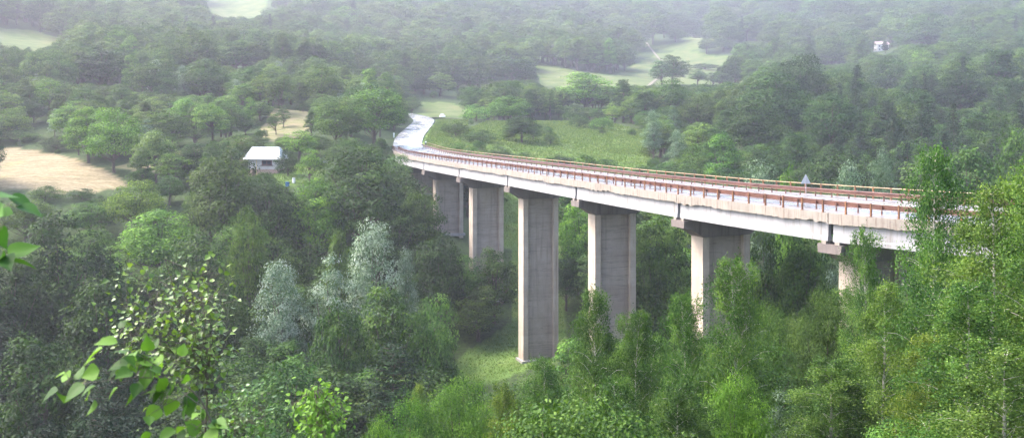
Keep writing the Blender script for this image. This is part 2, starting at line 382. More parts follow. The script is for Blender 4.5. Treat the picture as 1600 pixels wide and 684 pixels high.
mb = MB(); mb.loft(sweep([(1.55, -.09), (9.45, -.09)], .01, LEN), closed=False, cap=False); vb(mb, 'road_surface', M['asphalt_bridge'])
for a, b in ((.42, 1.5), (9.5, 10.58)):
    mb = MB(); mb.loft(sweep([(a, .02), (b, .02), (b, -.117), (a, -.117)], .02, LEN)); vb(mb, 'footway', M['walk'])
mb = MB()
for a in (1.72, 9.2):
    mb.loft(sweep([(a, -.084), (a+.12, -.084)], .02, LEN), closed=False, cap=False)
vb(mb, 'lane_marking', M['paint_white'])
def ragged(t, j):
    return ((.05*math.sin(t*.83)+.03*math.sin(t*4.3+1))*(1+math.sin(t*.31))+.13*(math.sin(int(t*4)*12.9898)*43758.5453 % 1.)-.1) if j in (2, 3) else 0
for k in range(len(TJ)-1):
    for far in (0, 1):
        o_, i_ = (0., .4) if not far else (11., 10.6)
        mb = MB(); mb.loft(sweep([(i_, .04), (o_, .04), (o_+(.02 if not far else -.02), -.78), (i_, -.74)], TJ[k]+.05, TJ[k+1]-.05, .25, ragged))
        vb(mb, 'edge_beam', M['edge'])
    # girders: I section with bottom bulb
    g = .28
    for s0 in (.55, 3.75, 7.25, 10.45):
        pr = [(s0-.24, -.46), (s0+.24, -.46), (s0+.24, -.72), (s0+.15, -.8), (s0+.15, -1.95), (s0+.26, -2.1), (s0+.26, -2.42), (s0-.26, -2.42), (s0-.26, -2.1), (s0-.20, -1.95), (s0-.20, -.8), (s0-.24, -.72)]
        mb = MB(); mb.loft(sweep(pr, TJ[k]+g, TJ[k+1]-g, 3)); vb(mb, 'girder', M['girder'])
# piers
for k in range(2, 9):
    t = TJ[k]; p, d, nr, w, e = frame(t)
    c = np.array([p[0]+nr[0]*w/2, p[1]+nr[1]*w/2]); zt = p[2]+e*w/2-2.44
    zb = gz(c[0], c[1])-1.0
    ang = math.atan2(nr[1], nr[0])
    ax = np.array([[nr[0], nr[1], 0], [d[0], d[1], 0], [0, 0, 1]])
    base = Vector((c[0], c[1], zb+1.0)); mb = MB(); h = zt-1.75-zb; wd = 5.9; th = 2.3; fl = .8; rc = .62
    prof = [(-wd/2, -th/2), (-wd/2+fl, -th/2), (-wd/2+fl, -th/2+rc), (wd/2-fl, -th/2+rc), (wd/2-fl, -th/2), (wd/2, -th/2),
            (wd/2, th/2), (wd/2-fl, th/2), (wd/2-fl, th/2-rc), (-wd/2+fl, th/2-rc), (-wd/2+fl, th/2), (-wd/2, th/2)]
    rings = []
    for z in np.linspace(-1.0, h-1.0, 8):
        rings.append([(nr[0]*a+d[0]*b, nr[1]*a+d[1]*b, z) for a, b in prof])
    mb.loft(rings, cap=False)
    po = vb(mb, 'pier', M['pier']); po.matrix_parent_inverse = Matrix.Translation(-Vector(via.location)); po.location = base
    for q in (-1, 1):
        mb = MB(); mb.box((d[0]*q*(th/2-rc+.02), d[1]*q*(th/2-rc+.02), h/2-1.), (wd-2*fl-.02, .06, h-.05), ang); mb.build('recess_shade_panel', M['panel_shade'], po)  # thin slab added in each recess to carry the painted shade
    # base footing
    mb = MB(); mb.box((0, 0, -.25), (wd+.7, th+.7, .5), ang); f_ = mb.build('footing', M['slab'], po)
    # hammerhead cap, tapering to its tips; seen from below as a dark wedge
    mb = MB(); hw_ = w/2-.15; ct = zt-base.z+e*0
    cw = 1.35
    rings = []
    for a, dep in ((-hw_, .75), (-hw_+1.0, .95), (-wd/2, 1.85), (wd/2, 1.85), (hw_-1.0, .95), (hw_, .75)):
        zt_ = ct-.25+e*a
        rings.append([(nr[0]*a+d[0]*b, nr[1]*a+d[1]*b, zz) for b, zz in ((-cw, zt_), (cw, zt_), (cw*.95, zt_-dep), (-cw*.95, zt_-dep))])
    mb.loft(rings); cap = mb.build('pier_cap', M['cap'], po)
    for s0 in (.55, 3.75, 7.25, 10.45):
        for q in (-.75, .75):
            mb = MB(); a = s0-w/2; mb.box((nr[0]*a+d[0]*q, nr[1]*a+d[1]*q, ct-.12+e*a), (.55, .5, .26), ang); mb.build('bearing_block', M['edge'], cap)
# abutment walls
for t, nm in ((LEN-.3, 'abutment'), (.4, 'abutment')):
    p, d, nr, w, e = frame(t); c = (p[0]+nr[0]*w/2, p[1]+nr[1]*w/2)
    mb = MB(); mb.box((c[0], c[1], p[2]-5.5), (w-1, 1.6, 9.2), math.atan2(nr[1], nr[0])); vb(mb, nm, M['slab'])
# railings
def place_local(o, t, s, h, parent):
    p = bp(t, s, h); _, d, nr, _, _ = frame(t)
    o.rotation_euler = (0, 0, math.atan2(d[1], d[0])); o.location = Vector(p); o.parent = parent
    o.matrix_parent_inverse = parent['_inv'] if False else Matrix.Translation(-Vector(via.location)) @ Matrix.Identity(4)
def rail_line(mb, s, h, r, t0=.3, t1=None):
    ts = np.arange(t0, (t1 or LEN)-.3, 1.25); mb.tube([bp(t, s, h) for t in ts], r, 6)
def make_post(name, m, kind):
    mb = MB()
    if kind == 'outer':
        mb.box((0, -.055, .55), (.13, .03, 1.14)); mb.box((0, .055, .55), (.13, .03, 1.14)); mb.box((0, 0, .2), (.1, .08, .1)); mb.box((0, 0, .95), (.1, .08, .1)); mb.box((0, 0, .0), (.26, .24, .05))
    else:
        mb.box((0, 0, .36), (.11, .09, .78)); mb.box((0, .07, .62), (.16, .06, .3))
    return mb.build(name, m)
protoposts = {}
for side in (0, 1):
    so = .14 if not side else 10.86; si = 1.42 if not side else 9.58
    top = M['yellow_rail'] if side else M['red_rail']
    mb = MB(); rail_line(mb, so, 1.08, .055 if side else .04); rail_line(mb, so, .62, .02); rail_line(mb, so, .26, .02)
    ro = vb(mb, 'railing', top); ro['label'] = 'faded yellow far railing with thin bars' if side else 'rusty near railing with thin bars on orange posts'
    # w-beam guard rail
    mb = MB(); sg = -1 if side else 1; x0 = si+(.12 if not side else -.12)
    pr = [(x0, .46), (x0+.07*sg, .52), (x0+.07*sg, .58), (x0, .63), (x0, .66), (x0+.07*sg, .71), (x0+.07*sg, .78), (x0, .84), (x0-.012*sg, .84), (x0-.012*sg, .46)]
    mb.loft(sweep(pr, .3, LEN-.3, 1.25)); 
    go = vb(mb, 'guard_rail', M['red_rail']); go['label'] = 'red rusty guard rail on the far kerb' if side else 'red rusty guard rail on the near kerb'
    for par, s, m, kd, step, off in ((ro, so, M['red_post'], 'outer', 2.5, 0.), (go, si, M['red_rail'], 'inner', 2.42, .9)):
        n = 0; src = None
        for t in np.arange(off+8, LEN-.4, step):
            if n >= 98: break
            if src is None: src = make_post('post', m, kd); o = src
            else: o = src.copy(); COL.objects.link(o)
            p = bp(t, s, .02); _, d, nr, _, _ = frame(t)
            o.parent = par; o.location = Vector(p); o.rotation_euler = (0, 0, math.atan2(d[1], d[0])); n += 1
# dark end post with white top
def marker_post(x, y, z, label, dark):
    e_ = empty('marker_post', (x, y, z)); tag(e_, label, 'marker post')
    mb = MB(); mb.box((0, 0, .5), (.32, .26, 1.05)); mb.box((0, 0, 1.06), (.24, .2, .1)); mb.build('body', simple('post_body', (.05, .05, .05) if dark else (.75, .75, .75), .5), e_)
    mb = MB(); mb.box((0, 0, 1.28), (.42, .34, .34)); mb.build('cap', simple('post_cap', (.8, .8, .8), .4), e_)
p = bp(LEN-.5, 9.3+1.2, 0); marker_post(p[0], p[1], p[2]-.0, 'dark marker post with pale top at the far end of the bridge railing', True)
x, y, z = W(621, 210, 288); marker_post(x-1, y, gz(x-1, y)-.05, 'white marker post on the left verge of the wet road', False)
# road sign seen from behind
tt = min(np.arange(20, 120, .2), key=lambda t: abs(P(*bp(t, 9.1, 0))[0]-1260)); p = bp(tt, 9.1, -.09)
sg = empty('road_sign', p, 0); sg.scale = (.85, .85, .95); tag(sg, 'grey triangular road sign seen from behind on thin pole beside far guard rail', 'road sign')
mg = simple('galvanised_back', (.33, .34, .37), .35, .5, 4, .15)
mb = MB(); mb.tube([(0, 0, 0), (0, 0, 2.3)], .035, 8); mb.build('pole', mg, sg)
mb = MB()
tri = [(-.56, 1.46), (-.52, 1.4), (.52, 1.4), (.56, 1.46), (.04, 2.36), (-.04, 2.36)]
mb.loft([[(a, yy, b) for a, b in tri] for yy in (.04, .055)]); pl = mb.build('sign_plate', mg, sg)
mb = MB(); mb.box((0, .03, 1.6), (.7, .02, .05)); mb.box((0, .03, 1.98), (.4, .02, .05)); mb.build('bracket', mg, pl)

# ------------------------------------------------------------------ trees
def leaves(mb, c, out_dir, size, v, r, asp=.62, up=.5, jit=.8, droop=0.):
    """one pointed quad per leaf, c (n,3)"""
    n = len(c); nrm = out_dir*.6+np.array([0, 0, up])+r.normal(size=(n, 3))*jit
    nrm /= np.linalg.norm(nrm, axis=1)[:, None]+1e-9
    t = r.normal(size=(n, 3)); t[:, 2] -= droop; t -= (t*nrm).sum(1)[:, None]*nrm; t /= np.linalg.norm(t, axis=1)[:, None]+1e-9
    b = np.cross(nrm, t); s = (size*r.uniform(.65, 1.3, n))[:, None]
    V = np.stack([c-t*s*.5, c+b*s*asp*.5-t*s*.08+nrm*s*.1, c+t*s*.55, c-b*s*asp*.5-t*s*.08+nrm*s*.1], 1).reshape(-1, 3)
    f = np.arange(n*4).reshape(n, 4); mb.add(V, f, np.clip(v, 0, 1))
def rdir(n, r, zmin=-1.):
    z = r.uniform(zmin, 1, n); a = r.uniform(0, 2*math.pi, n); q = np.sqrt(1-z*z)
    return np.stack([q*np.cos(a), q*np.sin(a), z], 1)
def lumpy(dirs, seed, amp):
    r = np.random.default_rng(seed); k = r.normal(size=(7, 3))*2.2; ph = r.uniform(0, 6, 7)
    return 1+amp*np.sin(dirs@k.T+ph).sum(1)/2.6
def broadleaf(seed, H=14., Rw=5., lo=.18, nclump=150, nleaf=60, lsize=.36, leafm='leaf', barkm='bark', amp=.16, top=1., flat=.62, crs=.155, name='broadleaf_tree', forks=1):
    r = np.random.default_rng(seed); e = empty(name)
    ch = H*(1-lo); cz = H*lo+ch*.5
    sub = [(np.zeros(3), 1.)]
    for _ in range(forks*3):
        a = r.uniform(0, 6.28); sub.append((np.array([math.cos(a)*.45, math.sin(a)*.45, r.uniform(-.35, .35)]), r.uniform(.45, .62)))
    cc = []
    for (o, sc) in sub:
        k = int(nclump*sc**2/sum(q**2 for _, q in sub))+2
        dd = rdir(k, r, -.75); rad = sc*lumpy(dd, seed, amp)*r.uniform(.55, 1., k)**.4
        cc.append(o+dd*rad[:, None])
    cc = np.concatenate(cc)
    mx = 1.0
    C = np.stack([cc[:, 0]*Rw, cc[:, 1]*Rw, cc[:, 2]*ch*.5+cz], 1)
    wz = np.clip((C[:, 2]-H*lo)/ch, 0, 1); C[:, :2] *= (1.06-.35*wz**2*(2-top))[:, None]
    C[:, 2] = np.clip(C[:, 2], H*lo*.8, H*1.02)
    mb = MB(); mb.v = []
    for c in C:
        cr = Rw*crs*2*r.uniform(.7, 1.3); n = int(nleaf*r.uniform(.7, 1.3))
        dd = rdir(n, r, -.45); pos = c+dd*np.array([cr, cr, cr*flat])*(r.uniform(.55, 1.08, n))[:, None]
        o = dd*1.5+((c-np.array([0, 0, cz]))/Rw)*.8
        leaves(mb, pos, o, lsize, r.uniform(.1, .8)+r.normal(size=n)*.12, r, jit=.5, up=.3, asp=.7)
    cr_ = mb.build('crown', M[leafm], e)
    mt = MB(); tr = H*.016+.05; lean = r.normal(size=2)*.25
    tp = [np.array([lean[0]*z/H*1.2+.12*math.sin(z*1.1+seed), lean[1]*z/H*1.2, z]) for z in np.linspace(-.5, H*.82, 9)]
    mt.tube(tp, np.linspace(tr*1.35, tr*.18, 9), 7)
    for c in C[r.permutation(len(C))[:22]]:
        zb = np.clip(c[2]*r.uniform(.35, .7), H*lo*.7, H*.75); s0 = np.array([np.interp(zb, [q[2] for q in tp], [q[0] for q in tp]), np.interp(zb, [q[2] for q in tp], [q[1] for q in tp]), zb])
        m_ = (s0+c)/2+np.array([0, 0, -.12*np.linalg.norm(c-s0)*.5])+r.normal(size=3)*.2
        mt.tube([s0, m_, c], [tr*.42, tr*.26, .02], 5)
    mt.build('trunk', M[barkm], e)
    e['_h'] = H; e['_w'] = Rw; return e
def birch(seed, H=16., Rw=2.6, lo=.12, nbr=74, nl=560, lsize=.105, leafm='leaf_birch', barkm='birch_bark', name='birch_tree', droop=.9):
    """slender crown of rising then hanging sprays"""
    r = np.random.default_rng(seed); e = empty(name); mb = MB(); mt = MB()
    tr = .012*H; bend = r.normal(size=2)*.35
    def tp(z): return np.array([bend[0]*math.sin(z/H*3)+.1*math.sin(z*.7), bend[1]*math.sin(z/H*2.5), z])
    zz = np.linspace(-.5, H*.97, 14); mt.tube([tp(z) for z in zz], np.linspace(tr, .015, 14), 7)
    for i in range(nbr):
        u = (i+r.uniform(0, 1))/nbr; z0 = H*(lo+(1-lo)*.97*u); a = i*2.399+r.uniform(-.4, .4)
        ln = Rw*(1.08*(1-u)**.5*min(1, .35+u*2.6)+.12)*r.uniform(.65, 1.2)
        s0 = tp(z0); q = []; rise = r.uniform(.6, 1.4)
        for s in np.linspace(0, 1, 6):
            q.append(s0+np.array([math.cos(a+.3*s)*ln*s, math.sin(a+.3*s)*ln*s, ln*(1.25*s-.75*s*s*droop)*(1.15-.2*u)*rise]))
        mt.tube(q, np.linspace(.012+.02*(1-u), .006, 6), 4)
        q = np.array(q); n = int(nl*(.35+ln/Rw)*r.uniform(.7, 1.25))
        # sprays hanging from the branch
        ns = max(3, int(8*ln/Rw)+3); sp = r.uniform(.15, 1.05, ns); per = max(1, n//ns); cv = r.uniform(.25, .75)
        for sv in sp:
            b0 = np.array([np.interp(sv*5, range(6), q[:, j]) for j in range(3)])
            dirn = np.array([math.cos(a)+r.normal()*.6, math.sin(a)+r.normal()*.6, .5-r.uniform(0, 1.0)*droop]); dirn /= np.linalg.norm(dirn)
            L_ = r.uniform(.45, 1.0)*(.42+.18*ln); w = r.uniform(0, 1, per)
            pos = b0+dirn*L_*w[:, None]+r.normal(size=(per, 3))*np.array([.19, .19, .3])*(.6+.5*ln/2)
            pos[:, 2] -= droop*.35*L_*w**2
            o = np.tile(np.array([math.cos(a), math.sin(a), .1]), (per, 1))
            leaves(mb, pos, o, lsize, cv+r.normal(size=per)*.2, r, asp=.75, up=.12, jit=.95, droop=.7)
    mb.build('crown', M[leafm], e); mt.build('trunk', M[barkm], e); e['_h'] = H; e['_w'] = Rw; return e
def conifer(seed, H=18., Rw=3.2, lo=.2, nwh=26, lsize=.42, name='conifer_tree', pine=False):
    r = np.random.default_rng(seed); e = empty(name); mb = MB(); mt = MB()
    mt.tube([(0.08*math.sin(z), .05*math.cos(z*.7), z) for z in np.linspace(-.5, H*.98, 10)], np.linspace(.24, .02, 10), 7)
    for i in range(nwh):
        u = i/(nwh-1); z0 = H*(lo+(1-lo)*.98*u)
        for j in range(8 if u < .8 else 5):
            a = r.uniform(0, 6.28); ln = (Rw*((1-u)**.75) if not pine else Rw*math.sqrt(max(0, 1-(2*u-.9)**2*.75)))*r.uniform(.6, 1.12)+.25
            n = int(26*(.4+ln/Rw)); w = r.uniform(.1, 1, n)
            dz = (-.32*w*ln+.12*w*w*ln) if not pine else .25*w*ln
            pos = np.stack([math.cos(a)*ln*w, math.sin(a)*ln*w, z0+dz], 1)+r.normal(size=(n, 3))*np.array([.28, .28, .14])*(.5+w)[:, None]
            leaves(mb, pos, np.tile([math.cos(a), math.sin(a), 0.], (n, 1)), lsize, r.uniform(.2, .7)+r.normal(size=n)*.15, r, asp=.4, up=.8, jit=.5)
            if j < 4: mt.tube([(0, 0, z0), (math.cos(a)*ln*.7, math.sin(a)*ln*.7, z0+(-.16*ln if not pine else .15*ln))], [.05, .015], 4)
    mb.build('crown', M['leaf_conifer'], e); mt.build('trunk', M['bark'], e); e['_h'] = H; e['_w'] = Rw; return e

PROTO = {
 'broad': [broadleaf(1, 14, 5.0), broadleaf(2, 15, 4.6, nclump=160, amp=.2), broadleaf(3, 13, 5.6, lo=.14, amp=.14, forks=2), broadleaf(4, 16, 4.4, lo=.12, amp=.24, crs=.17)],
 'tall': [broadleaf(5, 18, 4.0, lo=.12, nclump=170, amp=.2, crs=.17, top=.4), broadleaf(6, 18, 3.4, lo=.08, nclump=160, amp=.22, crs=.18, top=0.)],
 'light': [broadleaf(41, 13, 4.6, leafm='leaf_light'), broadleaf(42, 15, 3.9, leafm='leaf_light', amp=.22, lo=.1, top=.6)],
 'bush': [broadleaf(7, 4.2, 2.6, lo=.03, nclump=70, nleaf=55, lsize=.20, name='bush', crs=.17), broadleaf(8, 3.6, 3.2, lo=.02, nclump=80, nleaf=55, lsize=.22, name='bush', amp=.25, crs=.17)],
 'orchard': [broadleaf(9, 6.5, 3.0, lo=.3, nclump=60, nleaf=42, lsize=.24, name='orchard_tree', amp=.25), broadleaf(10, 7.5, 2.8, lo=.28, nclump=55, nleaf=42, lsize=.24, name='orchard_tree', amp=.3)],
 'silver': [broadleaf(11, 15, 3.6, lo=.1, nclump=190, nleaf=70, lsize=.24, leafm='leaf_silver', name='silver_poplar', amp=.24, crs=.15, top=.2), broadleaf(12, 14, 4.2, lo=.08, nclump=190, nleaf=70, lsize=.24, leafm='leaf_silver', name='silver_poplar', amp=.26, crs=.15, forks=2, top=.5)],
 'conifer': [conifer(13), conifer(14, 20, 3.6, lo=.34, pine=True, name='pine_tree'), conifer(15, 17, 3.8, lo=.05, nwh=30, name='conifer_tree')],
 'birch': [birch(16), birch(17, 15, 3.0, lo=.08, nbr=76), birch(18, 17, 2.2, lo=.2, nbr=64)],
 'fine': [broadleaf(19, 12, 4.0, lo=.08, nclump=230, nleaf=150, lsize=.14, name='broadleaf_tree', amp=.2, crs=.14), broadleaf(20, 11, 4.6, lo=.06, nclump=240, nleaf=150, lsize=.15, name='broadleaf_tree', amp=.24, crs=.14, forks=2)],
}
ALLP = [(k, p) for k, v in PROTO.items() for p in v]
used = set()
def put(kind, x, y, h, w=None, rz=None, tint=(1, 1, 1), label=None, cat='tree', group=None, which=None, zoff=0.):
    pl = PROTO[kind]; src = pl[random.randrange(len(pl)) if which is None else which % len(pl)]
    if src.name in used:
        e = src.copy(); COL.objects.link(e)
        for c in [q for q in src.children]:
            d = c.copy(); COL.objects.link(d); d.parent = e; d.color = (*tint, 1)
    else:
        e = src; used.add(src.name)
        for c in src.children: c.color = (*tint, 1)
    sh = h/src['_h']; sw = (w/2/src['_w']) if w else sh
    e.location = (x, y, gz(x, y)-.15+zoff); e.rotation_euler = (0, 0, random.uniform(0, 6.28) if rz is None else rz); e.scale = (sw, sw, sh)
    tag(e, label, cat, group); return e

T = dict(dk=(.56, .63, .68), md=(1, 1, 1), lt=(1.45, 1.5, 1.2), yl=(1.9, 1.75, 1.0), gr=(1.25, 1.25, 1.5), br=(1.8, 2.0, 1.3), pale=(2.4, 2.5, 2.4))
# kind, x, top y, distance, crown width px, tint, handle, label
PROM = [
 ('broad', 178, 172, 226, 92, 'br', 'the round tree by the straw field', 'bright green round tree standing at the right edge of the straw field'),
 ('broad', 138, 166, 236, 60, 'br', 'the tree behind the straw field tree', 'light green tree touching the back left of the round straw field tree'),
 ('orchard', 441, 122, 300, 54, 'md', 'the lone tree on the knoll', 'lone dark tree with bare forked trunk on the dry grassy knoll'),
 ('broad', 585, 138, 262, 100, 'lt', 'the broad tree left of the wet road', 'broad layered pale green tree just left of the wet road'),
 ('broad', 525, 158, 256, 75, 'lt', 'the tree left of the broad road tree', 'pale green tree adjoining the broad layered tree by the wet road'),
 ('broad', 502, 104, 330, 60, 'lt', 'the light tree above the knoll', 'light green round tree above and right of the grassy knoll'),
 ('tall', 577, 103, 350, 34, 'pale', 'the pale slim tree', 'pale slender tree rising above the broad tree by the road'),
 ('tall', 605, 112, 352, 30, 'gr', 'the grey slim tree', 'slender grey green tree right of the pale slender one'),
 ('broad', 562, 226, 186, 118, 'dk', 'the big dome tree', 'big dark dome shaped tree with brownish top right of the house'),
 ('broad', 352, 246, 178, 118, 'md', 'the big tree before the house', 'big dark green tree standing below and left of the small house'),
 ('broad', 422, 284, 176, 90, 'dk', 'the dark tree below the house', 'dark tree directly below the small house'),
 ('broad', 492, 276, 182, 80, 'yl', 'the yellow green tree below the garden', 'yellow green tree below the garden between two dark trees'),
 ('orchard', 484, 236, 216, 42, 'yl', 'the garden tree', 'small bright green tree in the garden right of the house'),
 ('bush', 450, 236, 221, 34, 'dk', 'the dark tree at the house corner', 'dark bushy tree hugging the right corner of the small house'),
 ('broad', 248, 332, 172, 112, 'br', 'the bright spreading tree', 'bright spreading green canopy above the dark lower left wood'),
 ('broad', 212, 285, 188, 86, 'yl', 'the yellow green tree below the straw field', 'yellow green round tree just below the right tip of the straw field'),
 ('broad', 265, 277, 202, 46, 'gr', 'the grey round tree', 'small grey green round tree right of the straw field tip'),
 ('broad', 140, 318, 186, 70, 'lt', 'the light tree below the straw field', 'light green tree below the middle of the straw field'),
 ('broad', 40, 312, 184, 84, 'lt', 'the light tree at the left border', 'light green tree below the left end of the straw field'),
 ('broad', 95, 345, 140, 150, 'vd', 'the dark tree mass', 'very dark broad tree filling the lower left wood'),
 ('broad', 15, 400, 128, 140, 'vd', 'the left border dark tree', 'very dark tree at the left border of the lower wood'),
 ('broad', 165, 430, 122, 140, 'vd', 'the lower dark tree', 'very dark tree behind the glossy leaved sapling'),
 ('broad', 60, 520, 105, 150, 'vd', 'the low dark tree', 'blackish green tree at the bottom of the dark left wood'),
 ('broad', 300, 372, 152, 110, 'md', 'the tree above the sapling', 'mid green tree right above the glossy leaved sapling'),
 ('broad', 388, 334, 150, 64, 'lt', 'the light tree in the dark wood', 'light topped tree in front of the big dark tree below the house'),
 ('broad', 350, 440, 136, 90, 'dk', 'the dark tree left of the silver trees', 'dark tree left of the leftmost silver poplar'),
 ('tall', 527, 346, 152, 42, 'lt', 'the narrow tree', 'narrow fresh green tree rising behind the silver poplars'),
 ('silver', 438, 420, 136, 92, 'md', 'the left silver poplar', 'silvery white poplar standing apart left of the other silver ones'),
 ('silver', 516, 408, 139, 84, 'md', 'the middle silver poplar', 'silvery poplar in the middle of the silver group'),
 ('silver', 582, 362, 141, 104, 'md', 'the tallest silver poplar', 'tallest silvery white poplar with frosted top'),
 ('silver', 634, 402, 143, 44, 'md', 'the small silver poplar', 'small silvery poplar right of the tallest silver one'),
 ('broad', 608, 440, 124, 110, 'md', 'the tree below the silver poplars', 'mid green tree in front of the tallest silver poplar'),
 ('broad', 528, 478, 120, 90, 'md', 'the tree before the middle poplar', 'mid green tree in front of the middle silver poplar'),
 ('broad', 680, 468, 126, 90, 'gr', 'the tree right of the poplars', 'grey green tree low on the slope right of the silver poplars'),
 ('conifer', 615, 536, 106, 110, 'md', 'the layered conifer', 'dark conifer with layered branches at the grass strip'),
 ('broad', 452, 556, 100, 128, 'gr', 'the round tree behind the yellow sapling', 'round grey green tree behind the yellow green sapling'),
 ('broad', 660, 300, 190, 74, 'md', 'the tree under the bridge end', 'mid green tree below the far end of the viaduct'),
 ('broad', 622, 335, 180, 90, 'dk', 'the dark tree below the bridge end', 'dark tree in the hollow left of the far piers'),
 ('broad', 686, 372, 172, 80, 'dk', 'the dark tree hiding the sixth pier foot', 'dark tree hiding the foot of the second visible pier from the far end'),
 ('broad', 720, 404, 178, 80, 'lt', 'the tree left of the tall pier', 'light green bushy tree left of the tallest visible pier'),
 ('broad', 772, 386, 179, 66, 'md', 'the bush at the fifth pier foot', 'leafy tree hiding the foot of the pier left of the tallest'),
 ('broad', 748, 446, 172, 74, 'md', 'the tree before the grass slope', 'mid green tree at the upper edge of the grass strip'),
 ('fine', 640, 616, 72, 120, 'br', 'the bottom middle tree', 'light green bushy tree at the bottom of the grass strip'),
 ('fine', 722, 586, 72, 130, 'br', 'the bush tree below the tall pier', 'light green bushy tree below and left of the tall pier foot'),
 ('birch', 786, 596, 62, 54, 'yl2', 'the yellow birch', 'yellowish young birch below the tall pier foot'),
 ('birch', 655, 598, 86, 34, 'yl2', 'the little yellow birch', 'little yellowish birch beside the layered conifer'),
 ('fine', 590, 650, 60, 90, 'br', 'the lowest light tree', 'light green tree at the bottom right of the yellow green sapling'),
 ('birch', 850, 556, 62, 80, 'md', 'the birch at the tall pier', 'birch whose top reaches the foot of the tallest pier'),
 ('birch', 926, 452, 56, 84, 'md', 'the birch before the fourth pier', 'birch with white stem in front of the second tallest pier'),
 ('birch', 1000, 486, 58, 84, 'lt', 'the birch between two piers', 'light birch between the second tallest pier and the next right'),
 ('birch', 1064, 458, 52, 84, 'md', 'the birch left of the leaning top', 'leafy birch just left of the one with leaning top'),
 ('birch', 1140, 402, 50, 104, 'lt', 'the birch with leaning top', 'tall yellow green birch with thin leaning top before the wide pier'),
 ('fine', 1205, 470, 76, 90, 'md', 'the round tree behind the birches', 'round mid green tree right of the birch with leaning top'),
 ('fine', 1290, 448, 70, 100, 'md', 'the round tree below the girder joint', 'round green tree below the last visible girder joint'),
 ('birch', 1346, 358, 58, 74, 'md', 'the sprig topped birch', 'birch whose sparse top crosses the white girder'),
 ('birch', 1388, 440, 46, 104, 'lt', 'the white stemmed birch', 'birch with long bare white stem in the right foreground'),
 ('birch', 1464, 224, 44, 104, 'md', 'the tallest birch', 'tallest birch rising above both bridge railings'),
 ('birch', 1560, 280, 38, 150, 'lt', 'the bright birch at the right', 'bright leafy birch covering the right end of the bridge'),
 ('fine', 1528, 340, 41, 130, 'lt', 'the dense deck tree', 'dense light tree hiding the deck between the tallest birch and the bright right one'),
 ('fine', 1600, 322, 42, 120, 'lt', 'the dense border tree', 'dense light tree at the right border hiding the end of the bridge'),
 ('birch', 1618, 232, 35, 130, 'lt', 'the birch at the right border', 'birch cut by the right border higher than its neighbour'),
 ('birch', 1500, 440, 34, 140, 'lt', 'the low bright birch', 'low bright birch in front of the tallest birch'),
 ('birch', 1446, 520, 36, 110, 'yl2', 'the low yellow birch', 'low yellow green birch between the white stem and the right birches'),
 ('silver', 1222, 622, 48, 90, 'gs', 'the bluish tree', 'bluish green willow at the bottom of the right foreground'),
 ('birch', 1310, 560, 46, 110, 'md', 'the low birch', 'low birch at the bottom between the bluish willow and the white stem'),
 ('fine', 1150, 580, 46, 120, 'br', 'the low bushy tree', 'low bushy light tree under the birch with leaning top'),
 ('birch', 960, 590, 44, 110, 'md', 'the low left birch', 'low birch under the one with white stem before the pier'),
 ('birch', 1050, 600, 40, 110, 'md', 'the low middle birch', 'low birch under the two middle birches'),
 ('birch', 1580, 540, 26, 190, 'lt', 'the low right birch', 'large leaved low birch at the bottom right corner'),
 ('broad', 905, 318, 196, 66, 'br', 'the bright tree behind the piers', 'bright green tree seen between the two tallest piers'),
 ('broad', 885, 400, 190, 60, 'dk', 'the dark tree between the piers', 'dark tree low between the two tallest piers'),
 ('broad', 1030, 340, 156, 96, 'lt', 'the tree behind the birches', 'light green tree filling the gap right of the second tallest pier'),
 ('broad', 1015, 398, 140, 90, 'md', 'the lower tree in the gap', 'mid green tree lower in the gap right of the second tallest pier'),
 ('broad', 1195, 372, 118, 90, 'gr', 'the tree right of the wide pier', 'grey green tree right of the wide pier under the girder'),
 ('broad', 1260, 380, 112, 90, 'md', 'the tree below the white girder', 'rounded green tree below the white girder near the last joint'),
 ('silver', 1190, 228, 158, 92, 'gs', 'the pale willow behind the rail', 'pale grey willow showing above the far yellow railing'),
 ('silver', 1376, 243, 150, 58, 'gs', 'the small pale willow', 'pale willow above the railing right of the road sign'),
 ('silver', 1330, 270, 150, 70, 'gs', 'the low willow', 'low pale willow right beside the road sign'),
 ('broad', 1232, 256, 150, 44, 'br', 'the fresh tree by the sign', 'fresh green tree left of the road sign'),
 ('broad', 1520, 212, 150, 110, 'gr', 'the round grey tree at the right', 'round grey green tree behind the tallest birch'),
 ('broad', 1592, 196, 150, 90, 'gr', 'the grey tree at the right border', 'grey green tree at the right border above the birches'),
 ('bush', 1500, 268, 130, 60, 'lt', 'the light bush behind the rail', 'light bush above the far railing right of the tallest birch'),
 ('broad', 1250, 82, 400, 84, 'dk', 'the high dark tree', 'dark round crowned tree high on the right slope'),
 ('broad', 1212, 120, 330, 110, 'dk', 'the wide dark tree', 'wide dark tree dominating the right slope behind the bridge'),
 ('broad', 1300, 152, 300, 90, 'dk', 'the dark tree right of it', 'dark tree on the right slope beside the wide dark one'),
 ('broad', 1180, 160, 290, 90, 'dk', 'the lower dark tree', 'dark tree below the wide dark tree behind the willow'),
 ('conifer', 1345, 172, 262, 52, 'md', 'the left pine', 'tall dark pine at the left of the pine stand'),
 ('conifer', 1395, 180, 252, 54, 'md', 'the second pine', 'tall dark pine second from the left in the pine stand'),
 ('conifer', 1440, 150, 262, 56, 'md', 'the middle pine', 'tallest dark pine in the middle of the pine stand'),
 ('conifer', 1310, 195, 246, 50, 'md', 'the low pine', 'lower dark pine left below the pine stand'),
 ('conifer', 1490, 160, 255, 54, 'md', 'the right pine', 'dark pine at the right of the pine stand'),
 ('broad', 1385, 95, 470, 60, 'md', 'the hazy tree by the white house', 'hazy rounded tree below the distant white house'),
 ('broad', 1300, 40, 600, 56, 'md', 'the hazy tree left of the white house', 'hazy round tree up the slope left of the white house'),
